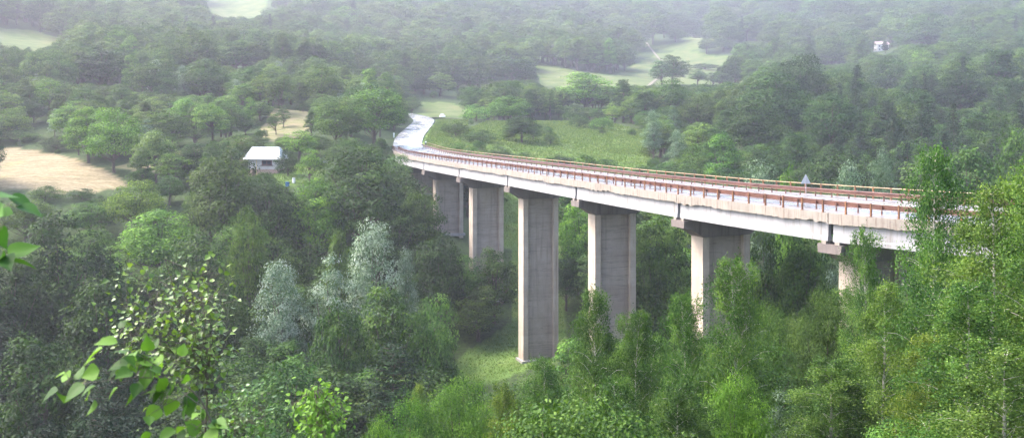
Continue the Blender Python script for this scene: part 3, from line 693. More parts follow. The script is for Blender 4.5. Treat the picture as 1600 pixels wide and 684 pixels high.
 ('broad', 1440, 34, 620, 70, 'md', 'the hazy tree right of the white house', 'hazy large tree up the slope right of the white house'),
 ('tall', 1383, 64, 636, 11, 'dk', 'the tree before the white house', 'hazy slender tree standing in front of the distant white house'),
 ('tall', 1560, 58, 420, 70, 'dk', 'the tall tree at upper right', 'tall dark tree at the upper right border'),
 ('broad', 1500, 112, 400, 80, 'dk', 'the round tree above the pines', 'dark round tree just above the pine stand'),
 ('broad', 915, 112, 420, 84, 'pale', 'the pale willow in the meadow', 'pale grey spreading tree at the edge of the far meadow'),
 ('tall', 974, 124, 392, 34, 'dk', 'the dark slim tree', 'dark slim tree right of the pale spreading tree'),
 ('tall', 1008, 140, 372, 44, 'dk', 'the dark tree behind the green meadow', 'dark leaning tree behind the green meadow'),
 ('broad', 1048, 126, 380, 56, 'md', 'the meadow edge tree', 'tree of middling height above the green meadow'),
 ('broad', 1090, 150, 352, 60, 'md', 'the low meadow edge tree', 'round tree low at the right end of the green meadow'),
 ('broad', 1130, 60, 700, 0, 'md', 'the hazy field tree', 'hazy bushy tree above the pale hay meadow'),
 ('broad', 1085, 30, 790, 40, 'dk', 'the field corner tree', 'hazy tree standing at the top left of the hay meadow gap'),
 ('bush', 1102, 100, 620, 50, 'dk', 'the field bushes', 'dark clump of bushes in the far hay meadow'),
 ('broad', 662, 124, 450, 42, 'dk', 'the tree behind the road bend', 'dark round tree right behind the road bend'),
 ('broad', 735, 108, 480, 60, 'dk', 'the wood edge tree', 'dark tree at the foot of the wooded hill behind the road'),
 ('broad', 800, 92, 500, 74, 'dk', 'the wood corner tree', 'dark tree at the right corner of the wood beside the hay meadow'),
 ('bush', 712, 192, 300, 44, 'md', 'the bush right of the railing end', 'rounded bush just right of the railing end post'),
 ('broad', 815, 182, 296, 56, 'dk', 'the dark bush behind the deck', 'dark bushy tree behind the middle of the deck'),
 ('bush', 748, 205, 288, 50, 'md', 'the bush behind the deck', 'mid green bush behind the left part of the far railing'),
 ('broad', 795, 152, 350, 66, 'lt', 'the pale tree right of the road', 'pale green bushy tree right of the road bend'),
 ('bush', 745, 166, 372, 40, 'pale', 'the pale bush', 'pale bush right of the parked white car'),
 ('bush', 940, 183, 352, 36, 'lt', 'the meadow bush', 'round light bush on the top edge of the green meadow'),
 ('bush', 905, 178, 362, 34, 'md', 'the second meadow bush', 'small dark bush on the top edge of the green meadow'),
 ('broad', 158, 78, 350, 90, 'dk', 'the dark upper left tree', 'large dark tree on the slope above the straw field'),
 ('broad', 305, 52, 400, 70, 'md', 'the high tree on the left slope', 'high round tree on the left slope top'),
 ('broad', 238, 98, 340, 64, 'gr', 'the grey tree on the left slope', 'grey green tree in the middle of the left slope'),
 ('broad', 370, 62, 420, 60, 'gr', 'the blue green tree', 'bluish green tree near the top right of the left slope'),
 ('broad', 320, 96, 340, 70, 'md', 'the leafy slope tree', 'leafy tree high above the orchard'),
 ('orchard', 352, 205, 262, 42, 'md', 'the orchard tree above the house', 'orchard tree on bare soil up left of the house'),
 ('orchard', 306, 208, 258, 42, 'md', 'the middle orchard tree', 'orchard tree with leaning trunk left of the house'),
 ('orchard', 384, 186, 272, 36, 'md', 'the high orchard tree', 'small orchard tree behind the pale roofed house'),
 ('orchard', 262, 215, 252, 38, 'md', 'the left orchard tree', 'orchard tree nearest the straw field trees'),
 ('bush', 474, 160, 306, 18, 'dk', 'the knoll bush', 'small dark bush beside the lone tree on the knoll'),
 ('bush', 70, 292, 200, 50, 'md', 'the field edge bush', 'bush along the lower edge of the straw field'),
 ('bush', 128, 296, 202, 40, 'dk', 'the dark field edge bush', 'dark bush at the lower edge of the straw field'),
 ('bush', 30, 205, 268, 70, 'md', 'the bush above the straw field', 'grey bush row end above the left end of the straw field'),
 ('bush', 88, 214, 258, 60, 'dk', 'the bush at the top of the straw field', 'dark bush along the upper edge of the straw field'),
]
T['vd'] = (.5, .55, .6); T['yl2'] = (1.5, 1.15, .9); T['gs'] = (.62, .72, .6)
TN = dict(dk='dark green', md='mid green', lt='light green', yl='yellow green', gr='grey green', br='bright green')
CATS = dict(light='tree', broad='tree', tall='tree', bush='bush', orchard='tree', silver='tree', conifer='conifer', birch='birch', fine='tree')
placed = []   # x, y, radius, px, pytop, pybase, pw, depth, handle
for q in PROM:
    kind, px, py, d, pw, tn, hd, lb = q
    X, Y, Zt = W(px, py, d); d = st(d); g0 = gz(X, Y); h = Zt-g0
    pw = pw or 40; w = pw*d/F*(1.22 if kind == 'birch' else 1.)
    lim = {'bush': (1.5, 7), 'orchard': (4, 11), 'birch': (4, 24)}.get(kind, (5, 27)); hh = min(max(h, lim[0]), lim[1])
    if abs(hh-h) > 1: print('HEIGHT', lb, round(h, 1), '->', hh)
    zo = 0
    src = put(kind, X, Y, hh+.15, w*1.0, None, T[tn] if tn in T and kind not in ('birch',) or tn == 'yl2' else ((1.08, 1.08, 1.05) if tn == 'lt' else (.85, .9, .95)), lb, CATS[kind])
    b = HY+F*(CZ-g0)/Y
    placed.append((X, Y, w/2, px, HY+F*(CZ-g0-hh)/Y, b, pw, d, hd))

# keep clear: photo polygon + depth behind which the thing lies; nothing nearer may cover it
KEEP = [(STRAW, 205), ([(383, 222), (448, 222), (448, 262), (383, 262)], 220),
 ([(612, 176), (690, 176), (700, 235), (612, 232)], 262), ([(640, 166), (720, 170), (720, 190), (640, 190)], 400),
 ([(612, 228), (800, 250), (1000, 268), (1600, 300), (1600, 400), (1405, 400), (1180, 368), (900, 330), (780, 305), (625, 262)], 84),
 ([(733, 290), (783, 300), (783, 386), (733, 390)], 180), ([(807, 300), (866, 310), (868, 558), (807, 558)], 158), ([(915, 320), (986, 330), (986, 490), (915, 480)], 130), ([(1079, 340), (1167, 350), (1167, 440), (1079, 440)], 105),
 ([(674, 275), (720, 285), (720, 326), (690, 320), (674, 300)], 205),
 ([(700, 218), (770, 228), (1000, 250), (1010, 215), (900, 196), (860, 215), (760, 215)], 270),
 ([(785, 325), (806, 325), (806, 375), (785, 370)], 240), ([(700, 602), (735, 575), (806, 512), (806, 578), (765, 612)], 155), ([(868, 500), (914, 480), (914, 520), (868, 530)], 150),
 ([(835, 98), (1160, 85), (1160, 128), (1020, 132), (850, 135)], 520), ([(985, 75), (1100, 40), (1130, 50), (1060, 82)], 660),
 ([(0, 44), (90, 60), (60, 75), (0, 70)], 440), ([(425, 205), (430, 175), (480, 155), (480, 205)], 262), ([(1364, 66), (1392, 66), (1392, 82), (1364, 82)], 650),
 ([(318, 0), (410, 0), (402, 24), (345, 26)], 850), ([(448, 268), (485, 262), (485, 285), (448, 288)], 210), ([(948, 148), (962, 148), (962, 162), (948, 162)], 398)]
FARK = {q[1] for q in KEEP}
for pr in placed:
    x, y0, y1, w, d = pr[3], pr[4], pr[5], pr[6], pr[7]; yb = min(y1, y0+w*.9)
    KEEP.append(([(x-w*.36, y0-1), (x+w*.36, y0-1), (x+w*.36, yb-.25*(yb-y0)), (x-w*.36, yb-.25*(yb-y0))], d-3))
def blocked(x, y0, y1, hw, d):
    xs = np.array([x-hw, x-hw*.5, x, x+hw*.5, x+hw]*4); ys = np.repeat(np.linspace(y0, y1, 4), 5); ys = ys+np.where(np.abs(xs-x) > hw*.8, .15*(y1-y0), 0)
    for poly, dk in KEEP:
        dk = st(dk) if dk > 400 and dk in FARK else dk
        if d < dk and inpoly(xs, ys, poly).any(): return True
    return False
# fill the woods
r = np.random.default_rng(99)
cand = []
def ring(d0, d1, sp):
    y = d0
    while y < d1:
        x = -y*.58-8
        while x < y*.58+8:
            cand.append((x+r.uniform(-.45, .45)*sp, y+r.uniform(-.45, .45)*sp, sp)); x += sp
        y += sp*.9
ring(26, 58, 4.6); ring(58, 130, 5.8); ring(130, 260, 8.2); ring(260, 460, 8.8); ring(460, 820, 13.5); ring(820, 2250, 31)
ca = np.array(cand); G = ground(ca[:, 0], ca[:, 1]); ms = area_masks(ca[:, 0], ca[:, 1], G)
openm = (ms['straw']+ms['dry']+ms['meadow']+ms['hay']) > 0; drym = (ms['dry'] > 0) & (ca[:, 1] < 330)
dr = np.sqrt(((ca[:, None, :2]-road_pts[None, :, :2])**2).sum(-1)).min(1)
bc = np.array([(frame(t)[0][:2]+frame(t)[2]*5.5) for t in np.arange(0, LEN, 3)]); db = np.sqrt(((ca[:, None, :2]-bc[None])**2).sum(-1)).min(1)
pp = np.array([(p[0], p[1], p[2]) for p in placed])
hx, hy = W(415, 270, 228)[:2]
auto = []
for i, (x, y, sp) in enumerate(cand):
    mead_bush = openm[i] and ms['meadow'][i] > 0 and 230 < y < 345 and x > -60 and r.uniform() < .24
    if (openm[i] and not mead_bush and not (drym[i] and r.uniform() < .5)) or dr[i] < 6.5 or db[i] < (8.5 if y > 75 else 7): continue
    if math.hypot(x-hx, y-hy) < 9: continue
    dpl = np.hypot(pp[:, 0]-x, pp[:, 1]-y)
    if (dpl < pp[:, 2]*.55+1.5).any(): continue
    px, pb = P(x, y, G[i])
    # species by place
    if y < 58 and px < 560: continue
    con = (px > 1300 and 200 < y < 420) or (px < 260 and y < 160 and pb > 560)
    u = r.uniform()
    if con and u < .6: kind = 'conifer'
    elif y < 85 and px > 780: kind = 'birch' if u < .5 else 'fine'
    elif y < 100: kind = 'fine'
    elif y > 420: kind = 'conifer' if u < .015 else ('tall' if u < .1 else 'broad')
    else: kind = 'silver' if (u < .03 and y > 150) else ('tall' if u < .3 else 'broad')
    pn = math.sin(x/(22+y*.03)+2*math.sin(y/61.))*math.cos(y/(26+y*.03)+1.3*math.sin(x/43.))
    if kind == 'broad' and pn > .1 and u > .35 and not con: kind = 'light'
    hh = {'conifer': 15.5, 'birch': 12, 'fine': 10 if y > 58 else 7, 'broad': 12.5, 'light': 12, 'tall': 14, 'silver': 12}[kind]*r.uniform(.75, 1.2)*(1+1.5*min(1, max(0, (y-380)/800)))
    if px < 500 and 240 < y < 330: hh *= .75
    if px > 1120 and 215 < y < 480: hh *= 1.3
    if drym[i]: kind = 'orchard'; hh = r.uniform(4, 6.5)
    if mead_bush: kind = 'bush'; hh = r.uniform(2, 4)
    ok = False
    for s, kk in ((1, kind), (.72, kind), (.5, 'broad' if kind not in ('fine', 'birch') else 'fine'), (.27, 'bush'), (.17, 'bush')):
        h = hh*s; w = h*((.78 if y < 420 else .85) if kk in ('broad', 'fine', 'light') else .42 if kk in ('tall', 'conifer', 'birch', 'silver') else .85 if kk == 'orchard' else 1.15)
        w = max(w, min(sp*1.05, h*1.2)) if kk in ('broad', 'fine', 'light') else w
        yt = HY+F*(CZ-G[i]-h)/y
        if not blocked(px, yt, pb, w*.5*F/y, y): ok = True; break
    if not ok or px < -140 or px > 1740 or yt > 760 or pb < -40: continue
    tn = r.choice(['dk', 'md', 'lt', 'gr', 'br', 'yl'], p=[.26, .34, .13, .15, .08, .04])
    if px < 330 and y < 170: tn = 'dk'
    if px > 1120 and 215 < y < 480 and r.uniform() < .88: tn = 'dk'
    if kk == 'light': tn = r.choice(['md', 'lt', 'gr'])
    auto.append([kk, x, y, h, w, tn, px, yt, min(pb, yt+w*F/y*1.2), G[i]])
print('AUTO', len(auto))
# visible share of each by painting depth on a coarse picture
ZB = np.full((86, 200), 1e9); own = np.full((86, 200), -1)
for j, a in enumerate(sorted(range(len(auto)), key=lambda q: -auto[q][2])):
    k, x, y, h, w, tn, px, yt, yb, g = auto[a]; hw = w*.5*F/y
    x0, x1 = int(max(0, (px-hw)/8)), int(min(200, (px+hw)/8+1)); y0, y1 = int(max(0, yt/8)), int(min(86, (yt+max(8, (HY+F*(CZ-g)/y-yt)*.8))/8+1))
    if x1 > x0 and y1 > y0: own[y0:y1, x0:x1] = a
for pr in sorted(placed, key=lambda q: -q[7]):
    x0, x1 = int(max(0, (pr[3]-pr[6]*.45)/8)), int(min(200, (pr[3]+pr[6]*.45)/8)); y0, y1 = int(max(0, pr[4]/8)), int(min(86, pr[5]/8))
    if x1 > x0 and y1 > y0:
        blk = own[y0:y1, x0:x1]; dd = np.array([[auto[v][2] if v >= 0 else 1e9 for v in row] for row in blk]); own[y0:y1, x0:x1] = np.where(dd < pr[7], blk, -2)
cnt = np.bincount(own[own >= 0], minlength=len(auto))
order = np.argsort(-cnt)
NI = 190
ind = [int(i) for i in order[:NI] if cnt[i] > 0]; rest = [i for i in range(len(auto)) if i not in set(ind)]
KN = dict(light='broadleaf tree', broad='broadleaf tree', tall='slender tree', bush='bush', silver='silvery tree', conifer='conifer', birch='birch', fine='leafy tree', orchard='fruit tree')
from collections import Counter
labs = []
for i in ind:
    k, x, y, h, w, tn, px, yt, yb, g = auto[i]
    best = min(placed, key=lambda p: math.hypot(p[3]-px, (p[4]-yt))+.25*abs(p[7]-y))
    dx, dd = px-best[3], y-best[7]
    if abs(dd) < 15 or abs(dx) > best[6]*.7: rel = ('just right of' if dx > 0 else 'just left of') if abs(dx) < 90 else ('some way right of' if dx > 0 else 'some way left of')
    else: rel = 'behind' if dd > 0 else 'in front of'
    if dd > 60: rel = 'far behind'
    if dd < -40 : rel = 'well in front of'
    sz = 'small' if h < 7 and k != 'bush' else ('tall' if h > 15 and k != 'tall' else '')
    labs.append(f"{sz} {('pale' if k == 'silver' else 'light green' if k == 'light' else TN[tn])} {KN[k]} {rel} {best[8]}".strip() if len(f"{sz} x {KN[k]} {rel} {best[8]}".split()) < 15 else f"{TN[tn]} {KN[k]} {rel} {best[8]}")
GRP = dict(light='broadleaf trees of the valley woods', broad='broadleaf trees of the valley woods', tall='slender trees of the valley woods', bush='bushes of the valley slopes', silver='pale trees of the valley woods', conifer='conifers of the valley woods', birch='birches below the viewpoint', fine='leafy trees below the viewpoint', orchard='fruit trees of the orchard slope')
for i, lb in zip(ind, labs):
    k, x, y, h, w, tn, px, yt, yb, g = auto[i]
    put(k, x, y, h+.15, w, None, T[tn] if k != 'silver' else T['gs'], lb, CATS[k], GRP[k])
print('LABELS distinct', len(set(labs)), 'of', len(labs))
# the rest of the wood: one object of instanced trees
def wood():
    keys = ['broad', 'light', 'tall', 'bush', 'silver', 'conifer', 'birch', 'fine', 'orchard']; srcs = []; off = {}
    for k in keys:
        off[k] = (len(srcs), len(PROTO[k])); srcs += PROTO[k]
    me = bpy.data.meshes.new('distant_wood'); n = len(rest)
    pos = np.array([[auto[i][1], auto[i][2], auto[i][9]-.15] for i in rest], np.float32)
    me.vertices.add(n); me.vertices.foreach_set('co', pos.ravel())
    sc = np.zeros((n, 3), np.float32); ro = np.zeros((n, 3), np.float32); ix = np.zeros(n, np.int32)
    for j, i in enumerate(rest):
        k, h, w = auto[i][0], auto[i][3], auto[i][4]; o, m = off[k]; q = int(r.integers(m)); s = srcs[o+q]
        ix[j] = o+q; sw = w/2/s['_w']; sc[j] = (sw, sw, h/s['_h']); ro[j, 2] = r.uniform(0, 6.28)
    for nm, ty, da, at in (('sc', 'FLOAT_VECTOR', sc, 'vector'), ('ro', 'FLOAT_VECTOR', ro, 'vector'), ('ix', 'INT', ix, 'value')):
        a = me.attributes.new(nm, ty, 'POINT'); a.data.foreach_set(at, da.ravel())
    o = bpy.data.objects.new('distant_wood', me); COL.objects.link(o)
    g = bpy.data.node_groups.new('plant_trees', 'GeometryNodeTree')
    g.interface.new_socket('Geometry', in_out='INPUT', socket_type='NodeSocketGeometry'); g.interface.new_socket('Geometry', in_out='OUTPUT', socket_type='NodeSocketGeometry')
    gi = g.nodes.new('NodeGroupInput'); go_ = g.nodes.new('NodeGroupOutput'); jn = g.nodes.new('GeometryNodeJoinGeometry')
    for s in reversed(srcs):     # join lists the last linked first
        j2 = g.nodes.new('GeometryNodeJoinGeometry')
        for c in s.children:
            oi = g.nodes.new('GeometryNodeObjectInfo'); oi.transform_space = 'ORIGINAL'; oi.inputs['Object'].default_value = c; g.links.new(oi.outputs['Geometry'], j2.inputs[0])
        gt = g.nodes.new('GeometryNodeGeometryToInstance'); g.links.new(j2.outputs[0], gt.inputs[0]); g.links.new(gt.outputs[0], jn.inputs[0])
    ip = g.nodes.new('GeometryNodeInstanceOnPoints'); g.links.new(gi.outputs[0], ip.inputs['Points']); g.links.new(jn.outputs[0], ip.inputs['Instance']); ip.inputs['Pick Instance'].default_value = True
    for nm, ty, tgt in (('ix', 'INT', 'Instance Index'), ('ro', 'FLOAT_VECTOR', 'Rotation'), ('sc', 'FLOAT_VECTOR', 'Scale')):
        na = g.nodes.new('GeometryNodeInputNamedAttribute'); na.data_type = ty; na.inputs[0].default_value = nm; g.links.new(na.outputs[0], ip.inputs[tgt])
    g.links.new(ip.outputs[0], go_.inputs[0])
    md = o.modifiers.new('plant', 'NODES'); md.node_group = g
    tag(o, 'hazy wood of many trees covering the far hillsides', 'wood', kind='stuff')
wood()
# unused prototypes: remove nothing, give any never placed one a spot out of the way
for k, p in ALLP:
    if p.name not in used:
        x, y = -30, 120; 
        put(k, random.uniform(-70, -60), random.uniform(150, 170), p['_h'], None, 0, (1, 1, 1), f'dark {KN[k]} deep in the shaded left wood', CATS[k], GRP.get(k), which=PROTO[k].index(p))

# ------------------------------------------------------------------ tall meadow grass
def grass():
    n0 = 170000; Y = r.uniform(140, 400, n0); X = r.uniform(-.35, .2, n0)*Y
    Z = ground(X, Y); m = area_masks(X, Y, Z); k = (m['meadow'] > 0); dd = np.sqrt(((np.stack([X, Y], 1)[k][:, None]-road_pts[None, :, :2])**2).sum(-1)).min(1)
    X, Y, Z = X[k][dd > 5], Y[k][dd > 5], Z[k][dd > 5]; n = len(X)
    mb = MB(); c = np.stack([X, Y, Z], 1)
    for _ in range(3):
        a = r.uniform(0, 6.28, n); h = r.uniform(.15, .42, n)*(Y/250); w = .07*Y/200
        d = np.stack([np.cos(a)*w, np.sin(a)*w, 0*a], 1); ln = np.stack([r.normal(size=n)*.15, r.normal(size=n)*.15, h], 1); cc = c+np.stack([r.normal(size=n)*.5, r.normal(size=n)*.5, 0*a], 1)
        V = np.stack([cc-d, cc+d, cc+d*.2+ln, cc-d*.2+ln], 1).reshape(-1, 3); mb.add(V, np.arange(4*n).reshape(n, 4), np.clip(.5+r.normal(size=n)*.25, 0, 1))
    o = mb.build('meadow_grass', leaf_mat('grass_blade', (.055, .11, .022), (.11, .18, .038), (.18, .23, .065), .3)); tag(o, 'tall green grass of the meadows', 'grass', kind='stuff')
grass()

# ------------------------------------------------------------------ sapling, near twigs
def leafshape(mb, base, tip_dir, nrm, size, v, r, curl=.15):
    """a pointed oval leaf of eight quads, folded along the midrib"""
    t = tip_dir/np.linalg.norm(tip_dir); nrm = nrm-(nrm@t)*t; nrm /= np.linalg.norm(nrm)+1e-9; b = np.cross(nrm, t)
    us = [0, .08, .2, .36, .54, .72, .87, 1.]; ws = [.02, .28, .41, .42, .34, .21, .09, .004]
    pts = []
    for u, w in zip(us, ws):
        w2 = w*(1+r.uniform(-.08, .08)); c = base+t*u*size-nrm*curl*size*u*u
        pts += [c-b*w2*size+nrm*size*.10*w/.4, c-b*w2*size*.5+nrm*size*.05*w/.4, c, c+b*w2*size*.5+nrm*size*.05*w/.4, c+b*w2*size+nrm*size*.10*w/.4]
    idx = np.arange(len(pts)).reshape(8, 5); f = np.stack([idx[:-1, :-1], idx[:-1, 1:], idx[1:, 1:], idx[1:, :-1]], -1).reshape(-1, 4)
    mb.add(pts, f, np.full(len(f), np.clip(v, 0, 1)))
def sapling(name, label, cat, stem, branches, nleaf, lsize, leafm, seed, spread=.16, rad=.02, vlo=.2, vhi=.8):
    """stem and branches: lists of (photo x, y, depth)"""
    r = np.random.default_rng(seed); s = catmull([W(*p) for p in stem], 6)
    root = s[0].copy(); g0 = gz(root[0], root[1]); e = empty(name, (root[0], root[1], g0)); o0 = np.array([root[0], root[1], g0])
    s = np.vstack([[root[0], root[1], g0-.1], s]); mt = MB(); mt.tube(s-o0, np.linspace(rad, rad*.25, len(s)), 6)
    ml = MB(); allb = []
    for br in branches:
        b = catmull([W(*p) for p in br], 5); mt.tube(b-o0, np.linspace(rad*.3, rad*.06, len(b)), 5); allb.append(b)
    wts = np.array([np.linalg.norm(np.diff(b, axis=0), axis=1).sum() for b in allb]); wts /= wts.sum()
    for b, k in zip(allb, (wts*nleaf).astype(int)+1):
        for _ in range(k):
            u = r.uniform(.08, 1.0)*(len(b)-1); i = min(int(u), len(b)-2); p = b[i]*(1-(u-i))+b[i+1]*(u-i)
            d = b[i+1]-b[i]; d /= np.linalg.norm(d)
            off = r.normal(size=3)*spread*.5; q = p+off
            if np.linalg.norm(off) > .02: mt.tube([p-o0, (p+q)/2-o0+np.array([0, 0, .01]), q-o0], [rad*.07+.0006, rad*.05+.0005, .0006], 3)
            td = d*.5+off/(spread+1e-6)*.8+np.array([0, 0, -.35])+r.normal(size=3)*.35
            leafshape(ml, q-o0, td, np.array([0, -.35, 1.])+r.normal(size=3)*.5, lsize*r.uniform(.6, 1.2), r.uniform(vlo, vhi), r, r.uniform(0, .3))
    ml.build('leaves', M[leafm], e, True); mt.build('stem', M['twig'], e); tag(e, label, cat); return e
D = 12.
def fan(stem_pts, n, seed, xr, yr, d):
    rr = random.Random(seed); o = []
    for i in range(n):
        a = stem_pts[int(rr.uniform(0, len(stem_pts)))]; x = rr.uniform(*xr); y = rr.uniform(*yr)
        ex = (xr[0]+xr[1])/2; k = 1-.45*max(0, (y-yr[0])/(yr[1]-yr[0])-.6)
        o.append([a, ((a[0]+x)/2+rr.uniform(-8, 8), (a[1]+y)/2+6, d+rr.uniform(-.3, .3)), (x, y, d+rr.uniform(-.7, .7))])
    return o
stem = [(322, 760, D), (320, 690, D), (324, 620, D), (322, 585, D), (308, 545, D), (288, 515, D), (276, 480, D), (268, 440, D), (258, 405, D)]
br = []
rr = random.Random(3)
for i in range(46):
    a = stem[2+int(rr.uniform(0, 6.99))]
    th = rr.uniform(0, 6.283); q = math.sqrt(rr.uniform(.15, 1)); x = 268+92*q*math.cos(th); y = 492+88*q*math.sin(th)
    if a[1] < y-30: a = stem[3]
    dz = rr.uniform(-.6, .6); br.append([a, ((a[0]+x)/2+rr.uniform(-8, 8), (a[1]+y)/2+5, D+dz*.6), (x, y, D+dz)])
br += [[stem[1], (345, 640, D), (372, 600, D+.2)], [stem[1], (300, 640, D), (286, 610, D)], [stem[1], (350, 660, D), (398, 610, D)], [stem[1], (360, 670, D), (385, 640, D)],
       [stem[3], (335, 570, D), (352, 540, D+.2)], [stem[5], (330, 480, D), (368, 470, D)], [stem[6], (300, 450, D), (345, 440, D)], [stem[4], (215, 500, D), (188, 470, D)], [stem[6], (225, 440, D), (190, 428, D)]]
sapling('glossy_sapling', 'young tree with glossy small leaves and thin reddish stem in the left foreground', 'sapling', stem, br, 1050, .068, 'leaf_sapling', 5, .28, .014)
D2 = 13.
stem = [(375, 800, D2), (380, 720, D2), (390, 660, D2)]
br = [[stem[1], (350+ (i % 5)*16, 670, D2), (338+(i*37 % 90), 590+(i*29 % 80), D2+((i*7) % 5-2)*.15)] for i in range(18)]
sapling('dull_sapling', 'small grey leaved sapling right beside the glossy one at the bottom', 'sapling', stem, br, 330, .05, 'leaf_sapling', 6, .15, .012, 0, .5)
D3 = 17.
stem = [(498, 760, D3), (500, 680, D3), (496, 640, D3), (492, 600, D3)]
br = []
for i in range(34):
    a = stem[1+int(rr.uniform(0, 2.99))]; x = rr.uniform(446, 548); y = rr.uniform(604, 700); y = max(y, 600+abs(x-495)*.75); br.append([a, ((a[0]+x)/2, (a[1]+y)/2+4, D3+rr.uniform(-.4, .4)), (x, y, D3+rr.uniform(-.7, .7))])
sapling('yellow_sapling', 'young tree with yellow green leaves at the bottom edge left of centre', 'sapling', stem, br, 620, .085, 'leaf_near', 8, .22, .02, .55, 1.)
# close twig with big leaves
DN = 2.9
stem = [(345, 800, DN), (335, 690, DN), (322, 640, DN), (300, 610, DN), (262, 590, DN)]
br = [[(322, 640, DN), (262, 596, DN), (215, 572, DN), (175, 565, DN+.05)], [(300, 610, DN), (245, 640, DN-.05), (225, 655, DN-.1)], [(262, 590, DN), (200, 590, DN-.05), (150, 596, DN-.05), (98, 600, DN)],
      [(262, 590, DN), (235, 565, DN), (200, 548, DN), (172, 545, DN)], [(335, 690, DN), (300, 660, DN), (275, 655, DN)], [(335, 690, DN), (320, 660, DN-.1), (300, 675, DN-.1)]]
sapling('broad_leaved_twig', 'blurred close twig with big light green leaves reaching in at the bottom left', 'twig', stem, br, 80, .054, 'leaf_near', 21, .05, .005, 0., .9)
stem = [(-40, 800, 2.6), (-35, 500, 2.6), (-28, 350, 2.6), (-18, 290, 2.6)]
br = [[(-35, 500, 2.6), (-10, 420, 2.6), (14, 395, 2.6)], [(-28, 350, 2.6), (-8, 330, 2.6), (14, 318, 2.6)], [(-28, 350, 2.6), (0, 360, 2.6), (10, 330, 2.6)], [(-18, 290, 2.6), (-8, 310, 2.6), (8, 306, 2.6)]]
sapling('border_twig', 'blurred close leaves hanging in at the left border', 'twig', stem, br, 13, .07, 'leaf_near', 31, .035, .005, .2, .8)

# ------------------------------------------------------------------ house, garden, cars, far buildings
def house():
    x, y, _ = W(417, 275, 227); z = CZ-(275-HY)*225/F
    e = empty('small_house', (x, y, z), R(-6)); tag(e, 'small white walled house with pale metal hipped roof and brick base', 'house')
    mw = simple('whitewashed_wall', (.45, .42, .40), .85, .2, 1.5, .15); mbk = simple('brick_base', (.34, .24, .2), .9, .2, 7, .35, sc=(1, 1, 3)); mr = simple('pale_sheet_roof', (.42, .44, .46), .4, .4, 1, .15)
    mb = MB(); mb.box((0, 0, 2.75), (6.6, 5, 2.5)); mb.build('wall', mw, e)
    mb = MB(); mb.box((.0, 0, .25), (6.7, 5.1, 2.5)); mb.build('brick_plinth', mbk, e)
    rf = [(-4.3, -3.2, 3.75), (4.2, -3.2, 3.75), (4.2, 3.2, 3.75), (-4.3, 3.2, 3.75)]; rt = [(-3.3, -.3, 6.3), (2.9, -.3, 6.3), (2.9, .3, 6.3), (-3.3, .3, 6.3)]
    mb = MB(); mb.loft([[(a, b, c-.12) for a, b, c in rf], rf, rt]); ro = mb.build('roof', mr, e)
    mb = MB()
    for q in np.linspace(-4.1, 4.0, 15):
        tx = q*.74-.15; mb.tube([(q, -3.2, 3.8), (tx, -.3, 6.34)], .035, 4)
    mb.build('roof_seam', mr, ro)
    mb = MB(); mb.box((.9, -2.55, 2.9), (2.3, .12, 1.05)); mb.box((.9, -2.57, 2.35), (2.9, .16, .16)); w = mb.build('window', simple('dark_brown_wood', (.10, .045, .04), .6), e)
    mb = MB(); mb.box((.4, -2.62, 2.95), (.8, .03, .7)); mb.box((1.4, -2.62, 2.95), (.8, .03, .7)); mb.build('pane', simple('dark_glass', (.03, .035, .04), .1, .8), w)
    mb = MB(); mb.box((-1.9, -2.56, .6), (.9, .1, 1.9)); mb.build('door', simple('dark_door', (.08, .06, .05), .7), e)
    mb = MB(); mb.tube([(-1.25, -3.1, -1.), (-1.25, -3.1, 3.65)], .07, 6); mb.build('porch_post', simple('yellow_wood', (.5, .38, .2), .7), e)
house()
def tub(px, py, d, label, col, rr_, hh_):
    x, y, _ = W(px, py, d); e = empty('water_barrel', (x, y, gz(x, y)-.05)); tag(e, label, 'barrel'); mb = MB()
    a = np.linspace(0, 6.283, 14, endpoint=False)
    mb.loft([[(math.cos(t)*q, math.sin(t)*q, z) for t in a] for q, z in ((rr_*.86, 0), (rr_, hh_*.3), (rr_, hh_*.7), (rr_*.9, hh_*.97))]); mb.build('body', simple('plastic', col, .4), e, True)
    mb = MB(); mb.loft([[(math.cos(t)*q, math.sin(t)*q, z) for t in a] for q, z in ((rr_*.95, hh_*.96), (rr_*.95, hh_*1.03), (rr_*.3, hh_*1.06))]); mb.build('lid', simple('plastic_lid', tuple(v*.8 for v in col), .4), e)
tub(449, 289, 214, 'bright blue water barrel in the garden below the house', (.03, .12, .3), .42, .9)
tub(459, 280, 216, 'white barrel in the garden right of the blue one', (.75, .75, .75), .35, 1.1)
def fence():
    pts = [W(500+i*6, 249, 243)for i in range(7)]; p0 = pts[0]; g = gz(p0[0], p0[1]); e = empty('garden_fence', (p0[0], p0[1], g)); tag(e, 'low whitish garden fence behind the small bright tree', 'fence')
    mp = simple('grey_white_wood', (.6, .6, .58), .8, .2, 5, .2); zs = [gz(p[0], p[1])-g for p in pts]; mb = MB()
    for h in (.5, .95): mb.tube([(p[0]-p0[0], p[1]-p0[1], z+h) for p, z in zip(pts, zs)], .06, 4)
    mb.build('rail', mp, e)
    for p, z in zip(pts, zs): mb = MB(); mb.box((p[0]-p0[0], p[1]-p0[1], z+.5), (.13, .13, 1.2)); mb.build('post', mp, e)
fence()
